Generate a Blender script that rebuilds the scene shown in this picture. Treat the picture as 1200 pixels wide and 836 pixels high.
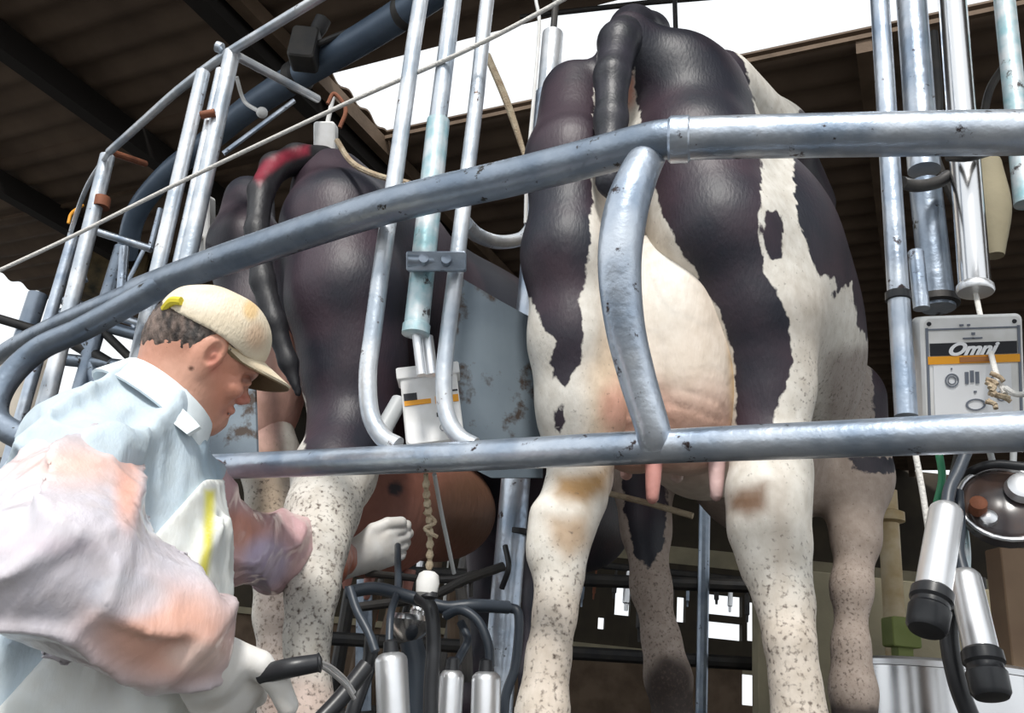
import bpy, math, random
import numpy as np
from mathutils import Vector, Matrix
random.seed(7); rng = np.random.RandomState(7)
S = bpy.context.scene
C = S.collection
for o in list(bpy.data.objects): bpy.data.objects.remove(o, do_unlink=True)

# ---------------------------------------------------------------- camera
CAMZ = 1.1; F = 1000.0; PITCH = math.radians(21); ROLL = math.radians(6)
cF = np.array([0, math.cos(PITCH), math.sin(PITCH)])
_R = np.array([1., 0, 0]); _U = np.cross(_R, cF)
cR = math.cos(ROLL)*_R + math.sin(ROLL)*_U
cU = -math.sin(ROLL)*_R + math.cos(ROLL)*_U
cam = bpy.data.objects.new('camera', bpy.data.cameras.new('camera')); C.objects.link(cam)
cam.data.sensor_width = 36; cam.data.lens = 36*F/1200; cam.data.clip_start = .02
cam.matrix_world = Matrix(((cR[0], cU[0], -cF[0], 0), (cR[1], cU[1], -cF[1], 0), (cR[2], cU[2], -cF[2], CAMZ), (0, 0, 0, 1)))
S.camera = cam
# ---------------------------------------------------------------- world, sun, exposure
W = bpy.data.worlds.new('overcast_sky'); S.world = W; W.use_nodes = True
bgn = W.node_tree.nodes['Background']; bgn.inputs[0].default_value = (.93, .97, 1, 1); bgn.inputs[1].default_value = 1.0
sun = bpy.data.objects.new('sun', bpy.data.lights.new('sun', 'SUN')); C.objects.link(sun)
sun.data.energy = 2.7; sun.data.angle = math.radians(9); sun.data.color = (1, .97, .92)
sun.rotation_euler = Vector((.10, .62, -.75)).to_track_quat('-Z', 'Y').to_euler()
S.view_settings.view_transform = 'Standard'; S.view_settings.look = 'None'
S.view_settings.gamma = 1; S.view_settings.use_curve_mapping = False
S.view_settings.exposure = 0.3

# ---------------------------------------------------------------- placing helpers
def ray(x, y): return cF + (x-600)/F*cR - (y-418)/F*cU
def at(x, y, Y):                       # the point at distance Y into the barn
    d = ray(x, y); p = d*(Y/d[1]); p[2] += CAMZ; return p
def atz(x, y, z):                      # the point at height z
    d = ray(x, y); p = d*((z-CAMZ)/d[2]); p[2] += CAMZ; return p
def proj(P):
    q = np.asarray(P, float)-np.array([0, 0, CAMZ]); w = q@cF
    return np.stack([600+F*(q@cR)/w, 418-F*(q@cU)/w], -1)
def link(o): C.objects.link(o); return o
def tag(o, label=None, cat=None, group=None, kind=None):
    if label: o['label'] = label
    if cat: o['category'] = cat
    if group: o['group'] = group
    if kind: o['kind'] = kind
    return o
def thing(name, label, cat, loc=(0, 0, 0), group=None):
    o = link(bpy.data.objects.new(name, None)); o.location = tuple(float(v) for v in loc); o.empty_display_size = .1
    return tag(o, label, cat, group)
def attach(o, parent):
    if parent is not None:
        o.parent = parent; p = parent; L = Vector((0, 0, 0))
        while p: L += p.location; p = p.parent
        o.location = -L if o.location.length == 0 else o.location-L
    return o

# ---------------------------------------------------------------- materials
def mat(name, col, rough=.5, metal=0, noise=None, nscale=8, bump=0, bscale=60, spec=.5, coat=0, dirt=None, dscale=14, dthr=.62, emis=None):
    m = bpy.data.materials.new(name); m.use_nodes = True; nt = m.node_tree; b = nt.nodes['Principled BSDF']
    N = nt.nodes.new; Lk = nt.links.new
    b.inputs['Roughness'].default_value = rough; b.inputs['Metallic'].default_value = metal
    b.inputs['Specular IOR Level'].default_value = spec; b.inputs['Coat Weight'].default_value = coat
    tc = N('ShaderNodeTexCoord'); out = None
    if noise:
        n = N('ShaderNodeTexNoise'); n.inputs['Scale'].default_value = nscale; n.inputs['Detail'].default_value = 5
        Lk(tc.outputs['Object'], n.inputs['Vector'])
        r = N('ShaderNodeValToRGB'); r.color_ramp.elements[0].position = .35; r.color_ramp.elements[1].position = .65
        r.color_ramp.elements[0].color = (*col, 1); r.color_ramp.elements[1].color = (*noise, 1)
        Lk(n.outputs['Fac'], r.inputs['Fac']); out = r.outputs['Color']
    if dirt:
        n = N('ShaderNodeTexNoise'); n.inputs['Scale'].default_value = dscale; n.inputs['Detail'].default_value = 6; n.inputs['Roughness'].default_value = .65
        Lk(tc.outputs['Object'], n.inputs['Vector'])
        r = N('ShaderNodeValToRGB'); r.color_ramp.elements[0].position = dthr; r.color_ramp.elements[1].position = dthr+.05
        r.color_ramp.elements[0].color = (0, 0, 0, 1); r.color_ramp.elements[1].color = (1, 1, 1, 1)
        Lk(n.outputs['Fac'], r.inputs['Fac'])
        mx = N('ShaderNodeMix'); mx.data_type = 'RGBA'
        Lk(r.outputs['Color'], mx.inputs[0]); mx.inputs[7].default_value = (*dirt, 1)
        if out: Lk(out, mx.inputs[6])
        else: mx.inputs[6].default_value = (*col, 1)
        out = mx.outputs[2]
    if out: Lk(out, b.inputs['Base Color'])
    else: b.inputs['Base Color'].default_value = (*col, 1)
    if bump:
        n = N('ShaderNodeTexNoise'); n.inputs['Scale'].default_value = bscale; n.inputs['Detail'].default_value = 4
        Lk(tc.outputs['Object'], n.inputs['Vector'])
        bp = N('ShaderNodeBump'); bp.inputs['Strength'].default_value = bump; bp.inputs['Distance'].default_value = .01
        Lk(n.outputs['Fac'], bp.inputs['Height']); Lk(bp.outputs['Normal'], b.inputs['Normal'])
    return m
def tintmat(name, rough=.6, bump=.2, bscale=120, black=None, coat=0, spec=.5, speck=None, fine=.12):
    """base colour from the mesh's own 'tint' pattern, with a crisp edged dark coat where attribute 'black' > 0"""
    m = bpy.data.materials.new(name); m.use_nodes = True; nt = m.node_tree; b = nt.nodes['Principled BSDF']
    N = nt.nodes.new; Lk = nt.links.new
    b.inputs['Roughness'].default_value = rough; b.inputs['Coat Weight'].default_value = coat; b.inputs['Specular IOR Level'].default_value = spec
    tc = N('ShaderNodeTexCoord'); a = N('ShaderNodeAttribute'); a.attribute_name = 'tint'; out = a.outputs['Color']
    n = N('ShaderNodeTexNoise'); n.inputs['Scale'].default_value = 35; n.inputs['Detail'].default_value = 6; Lk(tc.outputs['Object'], n.inputs['Vector'])
    r = N('ShaderNodeValToRGB'); r.color_ramp.elements[0].position = .3; r.color_ramp.elements[1].position = .7
    g = 1-fine; r.color_ramp.elements[0].color = (g, g*.97, g*.93, 1); r.color_ramp.elements[1].color = (1, 1, 1, 1)
    Lk(n.outputs['Fac'], r.inputs['Fac'])
    mm = N('ShaderNodeMix'); mm.data_type = 'RGBA'; mm.blend_type = 'MULTIPLY'; mm.inputs[0].default_value = 1
    Lk(out, mm.inputs[6]); Lk(r.outputs['Color'], mm.inputs[7]); out = mm.outputs[2]
    if speck:
        sa = N('ShaderNodeAttribute'); sa.attribute_name = 'dirt'
        ns = N('ShaderNodeTexNoise'); ns.inputs['Scale'].default_value = 120; ns.inputs['Detail'].default_value = 5; Lk(tc.outputs['Object'], ns.inputs['Vector'])
        ad = N('ShaderNodeMath'); ad.operation = 'MULTIPLY_ADD'; Lk(sa.outputs['Fac'], ad.inputs[0]); ad.inputs[1].default_value = .12; Lk(ns.outputs['Fac'], ad.inputs[2])
        rs = N('ShaderNodeValToRGB'); rs.color_ramp.elements[0].position = .66; rs.color_ramp.elements[1].position = .86
        Lk(ad.outputs[0], rs.inputs['Fac']); ms = N('ShaderNodeMix'); ms.data_type = 'RGBA'; Lk(rs.outputs['Color'], ms.inputs[0]); Lk(out, ms.inputs[6]); ms.inputs[7].default_value = (.10, .07, .055, 1); out = ms.outputs[2]
    if black:
        ab = N('ShaderNodeAttribute'); ab.attribute_name = 'black'
        n2 = N('ShaderNodeTexNoise'); n2.inputs['Scale'].default_value = 45; n2.inputs['Detail'].default_value = 4; Lk(tc.outputs['Object'], n2.inputs['Vector'])
        ma = N('ShaderNodeMath'); ma.operation = 'MULTIPLY_ADD'; Lk(n2.outputs['Fac'], ma.inputs[0]); ma.inputs[1].default_value = .5
        Lk(ab.outputs['Fac'], ma.inputs[2])
        r2 = N('ShaderNodeValToRGB'); r2.color_ramp.elements[0].position = .22; r2.color_ramp.elements[1].position = .30
        r2.color_ramp.elements[0].color = (0, 0, 0, 1); r2.color_ramp.elements[1].color = (1, 1, 1, 1)
        Lk(ma.outputs[0], r2.inputs['Fac'])
        n3 = N('ShaderNodeTexNoise'); n3.inputs['Scale'].default_value = 5; n3.inputs['Detail'].default_value = 4; Lk(tc.outputs['Object'], n3.inputs['Vector'])
        r3 = N('ShaderNodeValToRGB'); r3.color_ramp.elements[0].position = .4; r3.color_ramp.elements[1].position = .62
        r3.color_ramp.elements[0].color = (*black[0], 1); r3.color_ramp.elements[1].color = (*black[1], 1)
        Lk(n3.outputs['Fac'], r3.inputs['Fac'])
        mx = N('ShaderNodeMix'); mx.data_type = 'RGBA'; Lk(r2.outputs['Color'], mx.inputs[0]); Lk(out, mx.inputs[6]); Lk(r3.outputs['Color'], mx.inputs[7])
        out = mx.outputs[2]
        rr = N('ShaderNodeMapRange'); Lk(r2.outputs['Color'], rr.inputs[0]); rr.inputs[3].default_value = rough; rr.inputs[4].default_value = .50
        Lk(rr.outputs[0], b.inputs['Roughness'])
    Lk(out, b.inputs['Base Color'])
    if bump:
        mp = N('ShaderNodeMapping'); mp.inputs['Scale'].default_value = (1, 1, .35); Lk(tc.outputs['Object'], mp.inputs['Vector'])
        n = N('ShaderNodeTexNoise'); n.inputs['Scale'].default_value = bscale; n.inputs['Detail'].default_value = 4; Lk(mp.outputs[0], n.inputs['Vector'])
        bp = N('ShaderNodeBump'); bp.inputs['Strength'].default_value = bump; bp.inputs['Distance'].default_value = .01
        Lk(n.outputs['Fac'], bp.inputs['Height']); Lk(bp.outputs['Normal'], b.inputs['Normal'])
    return m
GALV = mat('galvanised_steel', (.30, .37, .47), .34, .8, noise=(.60, .65, .72), nscale=11, bump=.2, bscale=45, dirt=(.06, .045, .045), dscale=30, dthr=.625)
GALVD = mat('weathered_galvanised_steel', (.20, .25, .32), .38, .75, noise=(.34, .39, .46), nscale=9, bump=.2, bscale=45, dirt=(.05, .045, .04), dscale=28, dthr=.63)
WHITEP = mat('white_painted_pipe', (.42, .48, .55), .36, .55, noise=(.78, .80, .83), nscale=10, bump=.15, dirt=(.10, .07, .06), dscale=24, dthr=.63)
BLUEP = mat('worn_blue_paint_pipe', (.66, .70, .72), .4, .35, noise=(.30, .50, .55), nscale=26, bump=.1, dirt=(.08, .07, .07), dscale=24, dthr=.62)
CHROME = mat('polished_stainless', (.72, .72, .73), .22, 1, bump=.03, bscale=12)
STEELW = mat('brushed_stainless', (.80, .81, .83), .35, .85, bump=.05, bscale=30)
RUBBER = mat('black_rubber', (.018, .019, .022), .38, bump=.05)
HOSE = mat('dark_hose_rubber', (.035, .045, .06), .42, bump=.05)
DARK = mat('dark_iron', (.035, .035, .037), .55, .3, noise=(.06, .055, .05), nscale=12, bump=.1)
RUST = mat('rusty_brown_steel', (.16, .055, .028), .7, .2, noise=(.28, .10, .05), nscale=18, bump=.2)
SHEET = mat('dull_galvanised_sheet', (.16, .20, .24), .5, .35, noise=(.24, .29, .33), nscale=4, bump=.06, dirt=(.075, .055, .045), dscale=5, dthr=.52)  # brown dirt; its strength and the dark base also paint in panel shadow
WPLAS = mat('white_plastic', (.90, .90, .90), .4, noise=(.70, .69, .66), nscale=14, dirt=(.35, .28, .22), dscale=20, dthr=.70)
GPLAS = mat('grey_plastic', (.45, .47, .48), .45)
BLACKM = mat('black_print', (.012, .013, .018), .5)
YELLOW = mat('yellow_orange_print', (.88, .38, .02), .5)
BROWNP = mat('brown_print', (.42, .17, .05), .5)
GREYP = mat('grey_print', (.16, .18, .22), .5)
WHITEM = mat('white_print', (.85, .86, .88), .5)
REDM = mat('red_plastic', (.6, .05, .03), .45)
GREENM = mat('green_cable', (.02, .22, .10), .45)
ROPE = mat('white_rope', (.72, .70, .66), .8, bump=.4, bscale=200)
ROPED = mat('dirty_rope', (.36, .27, .18), .85, bump=.5, bscale=200, noise=(.5, .42, .3), nscale=30)
CONC = mat('wet_concrete', (.040, .038, .036), .7, noise=(.07, .067, .062), nscale=3, bump=.3, bscale=30)
WOODB = mat('brown_board', (.10, .065, .04), .8, noise=(.17, .115, .075), nscale=5, bump=.2)
CREAM = mat('dirty_cream_wall', (.38, .33, .22), .8, noise=(.28, .25, .17), nscale=4, bump=.1)
OLIVE = mat('olive_green_paint', (.17, .21, .05), .6, noise=(.22, .26, .08), nscale=8)
SKIN = tintmat('skin', rough=.5, bump=.15, bscale=160, fine=.12)

# ---------------------------------------------------------------- mesh builder
def frame_of(t, ref=None):
    t = t/np.linalg.norm(t); ref = np.array([0, 0, 1.]) if ref is None else ref
    if abs(t@ref) > .93: ref = np.array([1., 0, 0]) if abs(t[0]) < .9 else np.array([0, 1., 0])
    a = np.cross(t, ref); a /= np.linalg.norm(a); return t, a, np.cross(a, t)
def smooth_path(pts, n=8, extra=None):
    P = np.array(pts, float)
    if len(P) < 3: return P
    E = np.vstack([2*P[0]-P[1], P, 2*P[-1]-P[-2]]); out = []
    for i in range(1, len(E)-2):
        for k in range(n):
            t = k/n; a, b, c, d = E[i-1:i+3]
            out.append(.5*((2*b)+(-a+c)*t+(2*a-5*b+4*c-d)*t*t+(-a+3*b-3*c+d)*t**3))
    out.append(P[-1]); return np.array(out)
class MB:
    def __init__(s): s.v = []; s.f = []; s.m = []; s.cur = 0
    def add(s, V, Fc):
        n = len(s.v); s.v += [tuple(map(float, p)) for p in V]; s.f += [tuple(n+i for i in q) for q in Fc]; s.m += [s.cur]*len(Fc); return s
    def tube(s, pts, r, n=16, smooth=True, cap=True, flat=1.0):
        P = np.array(pts, float); R = r if hasattr(r, '__len__') else [r]*len(P)
        if smooth and len(P) > 2:
            RR = np.array([[q, 0, 0] for q in R], float); P = smooth_path(P); R = smooth_path(RR)[:, 0]
        T = np.gradient(P, axis=0); t, a, b = frame_of(T[0]); V = []; m = len(P)
        for i in range(m):
            t = T[i]/np.linalg.norm(T[i]); a = a-t*(a@t); a /= np.linalg.norm(a); b = np.cross(t, a)
            for k in range(n):
                w = 2*math.pi*k/n; V.append(P[i]+R[i]*(math.cos(w)*a+flat*math.sin(w)*b))
        Fc = [(i*n+k, i*n+(k+1) % n, (i+1)*n+(k+1) % n, (i+1)*n+k) for i in range(m-1) for k in range(n)]
        if cap: Fc += [tuple(range(n))[::-1], tuple((m-1)*n+k for k in range(n))]
        return s.add(V, Fc)
    def lathe(s, p0, axis, prof, n=24):                     # prof: (distance along axis, radius)
        p0 = np.array(p0, float); t, a, b = frame_of(np.array(axis, float)); V = []
        for (h, r) in prof:
            for k in range(n):
                w = 2*math.pi*k/n; V.append(p0+t*h+max(r, 1e-4)*(math.cos(w)*a+math.sin(w)*b))
        m = len(prof); Fc = [(i*n+k, i*n+(k+1) % n, (i+1)*n+(k+1) % n, (i+1)*n+k) for i in range(m-1) for k in range(n)]
        Fc += [tuple(range(n))[::-1], tuple((m-1)*n+k for k in range(n))]
        return s.add(V, Fc)
    def box(s, c, h, ax=None, bev=0):
        c = np.array(c, float); ax = np.eye(3) if ax is None else np.array(ax, float)
        if bev <= 0:
            V = [c+sx*h[0]*ax[0]+sy*h[1]*ax[1]+sz*h[2]*ax[2] for sx in (-1, 1) for sy in (-1, 1) for sz in (-1, 1)]
            return s.add(V, [(0, 1, 3, 2), (4, 6, 7, 5), (0, 4, 5, 1), (2, 3, 7, 6), (0, 2, 6, 4), (1, 5, 7, 3)])
        # rounded outline in the ax0/ax2 plane, chamfered in ax1
        def outline(hx, hz, r):
            o = []
            for cx, cz, a0 in ((hx-r, hz-r, 0), (-hx+r, hz-r, 90), (-hx+r, -hz+r, 180), (hx-r, -hz+r, 270)):
                for k in range(5):
                    w = math.radians(a0+k*22.5); o.append((cx+r*math.cos(w), cz+r*math.sin(w)))
            return o
        L = []; e = bev*.4
        for (y, sh) in ((-h[1], e), (-h[1]+e, 0), (h[1]-e, 0), (h[1], e)):
            L.append([c+x*ax[0]+y*ax[1]+z*ax[2] for x, z in outline(h[0]-sh, h[2]-sh, bev)])
        n = 20; V = [p for l in L for p in l]
        Fc = [(i*n+k, i*n+(k+1) % n, (i+1)*n+(k+1) % n, (i+1)*n+k) for i in range(3) for k in range(n)]
        Fc += [tuple(range(n))[::-1], tuple(3*n+k for k in range(n))]
        return s.add(V, Fc)
    def prism(s, poly, d):                                  # closed outline in 3D pushed by vector d
        P = [np.array(p, float) for p in poly]; d = np.array(d, float); n = len(P)
        return s.add(P+[p+d for p in P], [tuple(range(n)), tuple(range(n, 2*n))[::-1]]+[(k, k+n, (k+1) % n+n, (k+1) % n) for k in range(n)])
    def sphere(s, c, r, n=16):
        r = r if hasattr(r, '__len__') else (r, r, r); V = []; m = n//2
        for i in range(m+1):
            th = math.pi*i/m
            for k in range(n):
                w = 2*math.pi*k/n; V.append((c[0]+r[0]*math.sin(th)*math.cos(w), c[1]+r[1]*math.sin(th)*math.sin(w), c[2]+r[2]*math.cos(th)))
        return s.add(V, [(i*n+k, (i+1)*n+k, (i+1)*n+(k+1) % n, i*n+(k+1) % n) for i in range(m) for k in range(n)])
    def build(s, name, mats, parent=None, smooth=True, sharp=35):
        me = bpy.data.meshes.new(name); V = np.array(s.v)
        root = V.mean(0) if parent is None else np.zeros(3)
        if parent is None: root[2] = V[:, 2].min()
        me.from_pydata([tuple(v) for v in V-root], [], s.f); me.validate()
        import bmesh
        bm = bmesh.new(); bm.from_mesh(me); bmesh.ops.remove_doubles(bm, verts=bm.verts, dist=1e-6); bmesh.ops.recalc_face_normals(bm, faces=bm.faces); 
        bm.to_mesh(me); bm.free()
        for m in (mats if isinstance(mats, (list, tuple)) else [mats]): me.materials.append(m)
        if smooth:
            me.polygons.foreach_set('use_smooth', [True]*len(me.polygons)); me.set_sharp_from_angle(angle=math.radians(sharp))
        o = link(bpy.data.objects.new(name, me)); o.location = tuple(root)
        return attach(o, parent)
def struct(o): o['kind'] = 'structure'; return o

# ---------------------------------------------------------------- implicit body modelling
def cap(a, b, ra, rb, k=.03): return ('c', np.array(a, float), np.array(b, float), ra, rb, k)
def ell(c, r, M=None, k=.03): return ('e', np.array(c, float), np.array(r, float), np.eye(3) if M is None else np.array(M, float), k)
def cut(p): return ('-',)+tuple(p)
def chain(pts, k=.03): return [cap(a[:3], b[:3], a[3], b[3], k) for a, b in zip(pts[:-1], pts[1:])]
def pchain(pts, k=.03): return chain([(*at(x, y, Y), r) for x, y, Y, r in pts], k)
def sdf_prim(p, X):
    if p[0] == 'c':
        a, b, ra, rb = p[1:5]; ab = b-a; L = ab@ab+1e-12; q = X-a
        t = np.clip((q@ab)/L, 0, 1); return np.linalg.norm(q-t[..., None]*ab, axis=-1)-(ra+(rb-ra)*t)
    c, r, M = p[1:4]; q = (X-c)@M.T; k0 = np.linalg.norm(q/r, axis=-1); k1 = np.linalg.norm(q/(r*r), axis=-1)
    return k0*(k0-1)/np.maximum(k1, 1e-9)
def bound(p):
    if p[0] == 'c': R = max(p[3], p[4]); return np.minimum(p[1], p[2])-R, np.maximum(p[1], p[2])+R
    e = np.sqrt(((p[3].T*p[2])**2).sum(1)); return p[1]-e, p[1]+e
def field(prims, h, post=None, pad=.0):
    pos = [p for p in prims if p[0] != '-']; B = [bound(p) for p in pos]
    lo = np.min([b[0] for b in B], 0)-3*h-pad; hi = np.max([b[1] for b in B], 0)+3*h+pad
    n = np.ceil((hi-lo)/h).astype(int)+1; ax = [lo[i]+h*np.arange(n[i]) for i in range(3)]
    V = np.full(tuple(n), 1.0)
    for p in prims:
        neg = p[0] == '-'; q = p[1:] if neg else p; b0, b1 = bound(q); k = q[-1]; m = k+2.5*h+pad
        i0 = np.clip(((b0-m-lo)/h).astype(int), 0, n); i1 = np.clip(((b1+m-lo)/h).astype(int)+2, 0, n)
        if (i1 <= i0).any(): continue
        sl = tuple(slice(i0[j], i1[j]) for j in range(3))
        X = np.stack(np.meshgrid(*[ax[j][sl[j]] for j in range(3)], indexing='ij'), -1); d = sdf_prim(q, X); v = V[sl]
        if neg: d = -d; hh = np.clip(.5-.5*(v-d)/k, 0, 1); V[sl] = v*(1-hh)+d*hh+k*hh*(1-hh)
        else: hh = np.clip(.5+.5*(v-d)/k, 0, 1); V[sl] = v*(1-hh)+d*hh-k*hh*(1-hh)
    if post is not None:
        X = np.stack(np.meshgrid(*ax, indexing='ij'), -1); V = post(X, V)
    return V, lo, h
def nets(V, lo, h):
    ins = V < 0; n = np.array(V.shape)-1; cnt = np.zeros(tuple(n), int)
    cor = [(a, b, c) for a in (0, 1) for b in (0, 1) for c in (0, 1)]
    sub = lambda A, o: A[o[0]:o[0]+n[0], o[1]:o[1]+n[1], o[2]:o[2]+n[2]]
    for o in cor: cnt += sub(ins, o)
    I = np.argwhere((cnt > 0) & (cnt < 8)); idx = -np.ones(tuple(n), int); idx[tuple(I.T)] = np.arange(len(I))
    acc = np.zeros((len(I), 3)); num = np.zeros(len(I))
    for o in cor:
        for axn in range(3):
            if o[axn]: continue
            o2 = list(o); o2[axn] = 1
            v0 = V[I[:, 0]+o[0], I[:, 1]+o[1], I[:, 2]+o[2]]; v1 = V[I[:, 0]+o2[0], I[:, 1]+o2[1], I[:, 2]+o2[2]]
            c = (v0 < 0) != (v1 < 0); t = np.where(c, v0/np.where(v0 == v1, 1, v0-v1), 0)
            p = np.tile(np.array(o, float), (len(I), 1)); p[:, axn] = t; acc[c] += p[c]; num[c] += 1
    P = lo+h*(I+acc/num[:, None]); Q = []
    for a in range(3):
        b, c = (a+1) % 3, (a+2) % 3; s0 = [slice(None)]*3; s1 = [slice(None)]*3; s0[a] = slice(0, -1); s1[a] = slice(1, None)
        A = ins[tuple(s0)]; Bq = ins[tuple(s1)]; E = np.argwhere(A != Bq)
        E = E[(E[:, b] > 0) & (E[:, c] > 0) & (E[:, b] < V.shape[b]-1) & (E[:, c] < V.shape[c]-1)]
        eb = np.eye(3, dtype=int)[b]; ec = np.eye(3, dtype=int)[c]
        q = np.stack([idx[tuple((E-eb-ec).T)], idx[tuple((E-ec).T)], idx[tuple(E.T)], idx[tuple((E-eb).T)]], 1)
        fl = ~A[tuple(E.T)]; q[fl] = q[fl][:, ::-1]; Q.append(q)
    return P, np.vstack(Q)
def mesh_np(name, P, Q, m, parent=None, attrs=None):
    me = bpy.data.meshes.new(name); root = np.zeros(3)
    if parent is None: root = P.mean(0); root[2] = P[:, 2].min()
    me.vertices.add(len(P)); me.vertices.foreach_set('co', (P-root).astype(np.float32).ravel())
    me.loops.add(4*len(Q)); me.loops.foreach_set('vertex_index', Q.astype(np.int32).ravel())
    me.polygons.add(len(Q)); me.polygons.foreach_set('loop_start', (4*np.arange(len(Q))).astype(np.int32))
    me.polygons.foreach_set('loop_total', np.full(len(Q), 4, np.int32))
    me.update(calc_edges=True); me.validate(); me.polygons.foreach_set('use_smooth', [True]*len(me.polygons)); me.materials.append(m)
    for nm, A in (attrs or {}).items():
        if A.ndim == 1: me.attributes.new(nm, 'FLOAT', 'POINT').data.foreach_set('value', A.astype(np.float32))
        else: me.attributes.new(nm, 'FLOAT_COLOR', 'POINT').data.foreach_set('color', np.c_[A, np.ones(len(A))].astype(np.float32).ravel())
    o = link(bpy.data.objects.new(name, me)); o.location = tuple(root); return attach(o, parent)
def relax(P, Q, it=2, w=.5):
    E = np.vstack([Q[:, [0, 1]], Q[:, [1, 2]], Q[:, [2, 3]], Q[:, [3, 0]]]); E = np.vstack([E, E[:, ::-1]])
    n = np.bincount(E[:, 0], minlength=len(P))
    for _ in range(it):
        A = np.stack([np.bincount(E[:, 0], P[E[:, 1], j], len(P)) for j in range(3)], 1)/np.maximum(n, 1)[:, None]; P = P*(1-w)+A*w
    return P
_w = [(rng.randn(3), rng.rand()*6.28) for _ in range(24)]
def wob(X, s, n=8, o=0):                                   # smooth random field
    return sum(np.sin(X@(d*s)+ph) for d, ph in _w[o:o+n])/n*1.6
def polysd(P, poly):                                       # + inside, in picture units
    A = np.array(poly, float); B = np.roll(A, -1, 0); D = np.full(len(P), 1e9); ins = np.zeros(len(P), bool)
    for a, b in zip(A, B):
        e = b-a; w = P-a; t = np.clip((w@e)/(e@e), 0, 1); D = np.minimum(D, np.linalg.norm(w-t[:, None]*e, axis=1))
        c = ((a[1] > P[:, 1]) != (b[1] > P[:, 1])); x = (b[0]-a[0])*(P[:, 1]-a[1])/(b[1]-a[1]+1e-12)+a[0]; ins ^= c & (P[:, 0] < x)
    return np.where(ins, D, -D)
def paint(base, P2, Y, layers):
    T = np.tile(np.array(base, float), (len(P2), 1))
    for L in layers:
        col, soft = np.array(L[1], float), L[2]; y0, y1 = L[3] if len(L) > 3 else (-9, 99)
        if len(L[0]) == 4 and not hasattr(L[0][0], '__len__'):
            cx, cy, rx, ry = L[0]; d = (1-np.hypot((P2[:, 0]-cx)/rx, (P2[:, 1]-cy)/ry))*min(rx, ry)
        else: d = polysd(P2, L[0])
        w = np.clip(.5+d/soft, 0, 1)*((Y > y0) & (Y < y1)); w = (w*w*(3-2*w)*(L[4] if len(L) > 4 else 1))[:, None]; T = T*(1-w)+col*w
    return T

# ================================================================ THE BARN
g = MB(); g.box((1, 4, -.05), (45, 45, .05)); struct(g.build('floor', CONC, smooth=False))
# roof: corrugated sheets on rafters, one strip left open to the bright sky
ang = math.radians(-27); ru = np.array([math.cos(ang), math.sin(ang), 0]); rv = np.array([-math.sin(ang), math.cos(ang), 0]); RZ = 4.1
def uv(p): return p[0]*ru[0]+p[1]*ru[1], p[0]*rv[0]+p[1]*rv[1]
u0, _ = uv(atz(390, 90, RZ)); vT = uv(atz(520, 50, RZ))[1]; vB = uv(atz(440, 160, RZ))[1]
ROOFM = mat('brown_roof_sheet', (.12, .083, .058), .75, .1, noise=(.19, .135, .095), nscale=2.5, bump=.1)
ROOFR = mat('dark_roof_beam', (.02, .016, .014), .8)
def corr(a0, a1, b0, b1, nm):
    mb = MB(); per = .19; k = 8; n = int((b1-b0)/per*k)+1; V = []
    for i in range(n+1):
        b = b0+(b1-b0)*i/n; z = RZ+.018*math.cos(2*math.pi*(b-b0)/per)
        for a in (a0, a1):
            p = ru*a+rv*b; V.append((p[0], p[1], z)); V.append((p[0], p[1], z+.012))
    Fc = []
    for i in range(n):
        q = i*4; Fc += [(q, q+2, q+6, q+4), (q+1, q+5, q+7, q+3), (q, q+4, q+5, q+1), (q+2, q+3, q+7, q+6)]
    Fc += [(0, 1, 3, 2), (n*4, n*4+2, n*4+3, n*4+1)]
    mb.add(V, Fc); return struct(mb.build(nm, ROOFM, sharp=60))
vE = uv(atz(-30, 312, RZ))[1]
uL = uv(atz(20, 331, RZ))[0]
corr(uL, 9, .9, vT, 'ceiling'); corr(uL, u0, vT, vB, 'ceiling_2'); corr(uL, 9, vB, 11.5, 'ceiling_3')
for i, px in enumerate(((100, 112), (40, 232), (290, 35))):
    a = uv(atz(px[0], px[1], RZ-.06))[0]
    m = MB(); m.box(ru*a+rv*6.2+np.array([0, 0, RZ-.10]), (.05, 5.2, .075), (ru, rv, (0, 0, 1))); struct(m.build('trim_%d' % (i+1), ROOFR, smooth=False))
for i, (a, v0_) in enumerate(((u0-.03, 1.0), (uv(atz(1014, 60, RZ))[0], vB))):
    m = MB(); m.box(ru*a+rv*((v0_+11.4)/2)+np.array([0, 0, RZ-.07]), (.035, (11.4-v0_)/2, .045), (ru, rv, (0, 0, 1))); struct(m.build('trim_%d' % (i+4), WOODB, smooth=False))
m = MB(); m.box(ru*0+rv*vB+np.array([0, 0, RZ-.03]), (9, .012, .012), (ru, rv, (0, 0, 1))); struct(m.build('trim_7', WOODB, smooth=False))

# rotary platform
PC = np.array([1.9, 5.15]); PR = 4.5; PZ = .9
m = MB(); n = 96; V = []
for R_, z in ((PR, 0), (PR, PZ-.03), (PR-.03, PZ), (1.2, PZ), (1.17, PZ-.03), (1.17, 0)):
    for k in range(n): V.append((PC[0]+R_*math.cos(2*math.pi*k/n), PC[1]+R_*math.sin(2*math.pi*k/n), z))
m.add(V, [(i*n+k, i*n+(k+1) % n, ((i+1) % 6)*n+(k+1) % n, ((i+1) % 6)*n+k) for i in range(6) for k in range(n)])
tag(m.build('rotary_platform', CONC), 'round concrete rotary milking platform that both cows stand on', 'platform')

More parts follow.
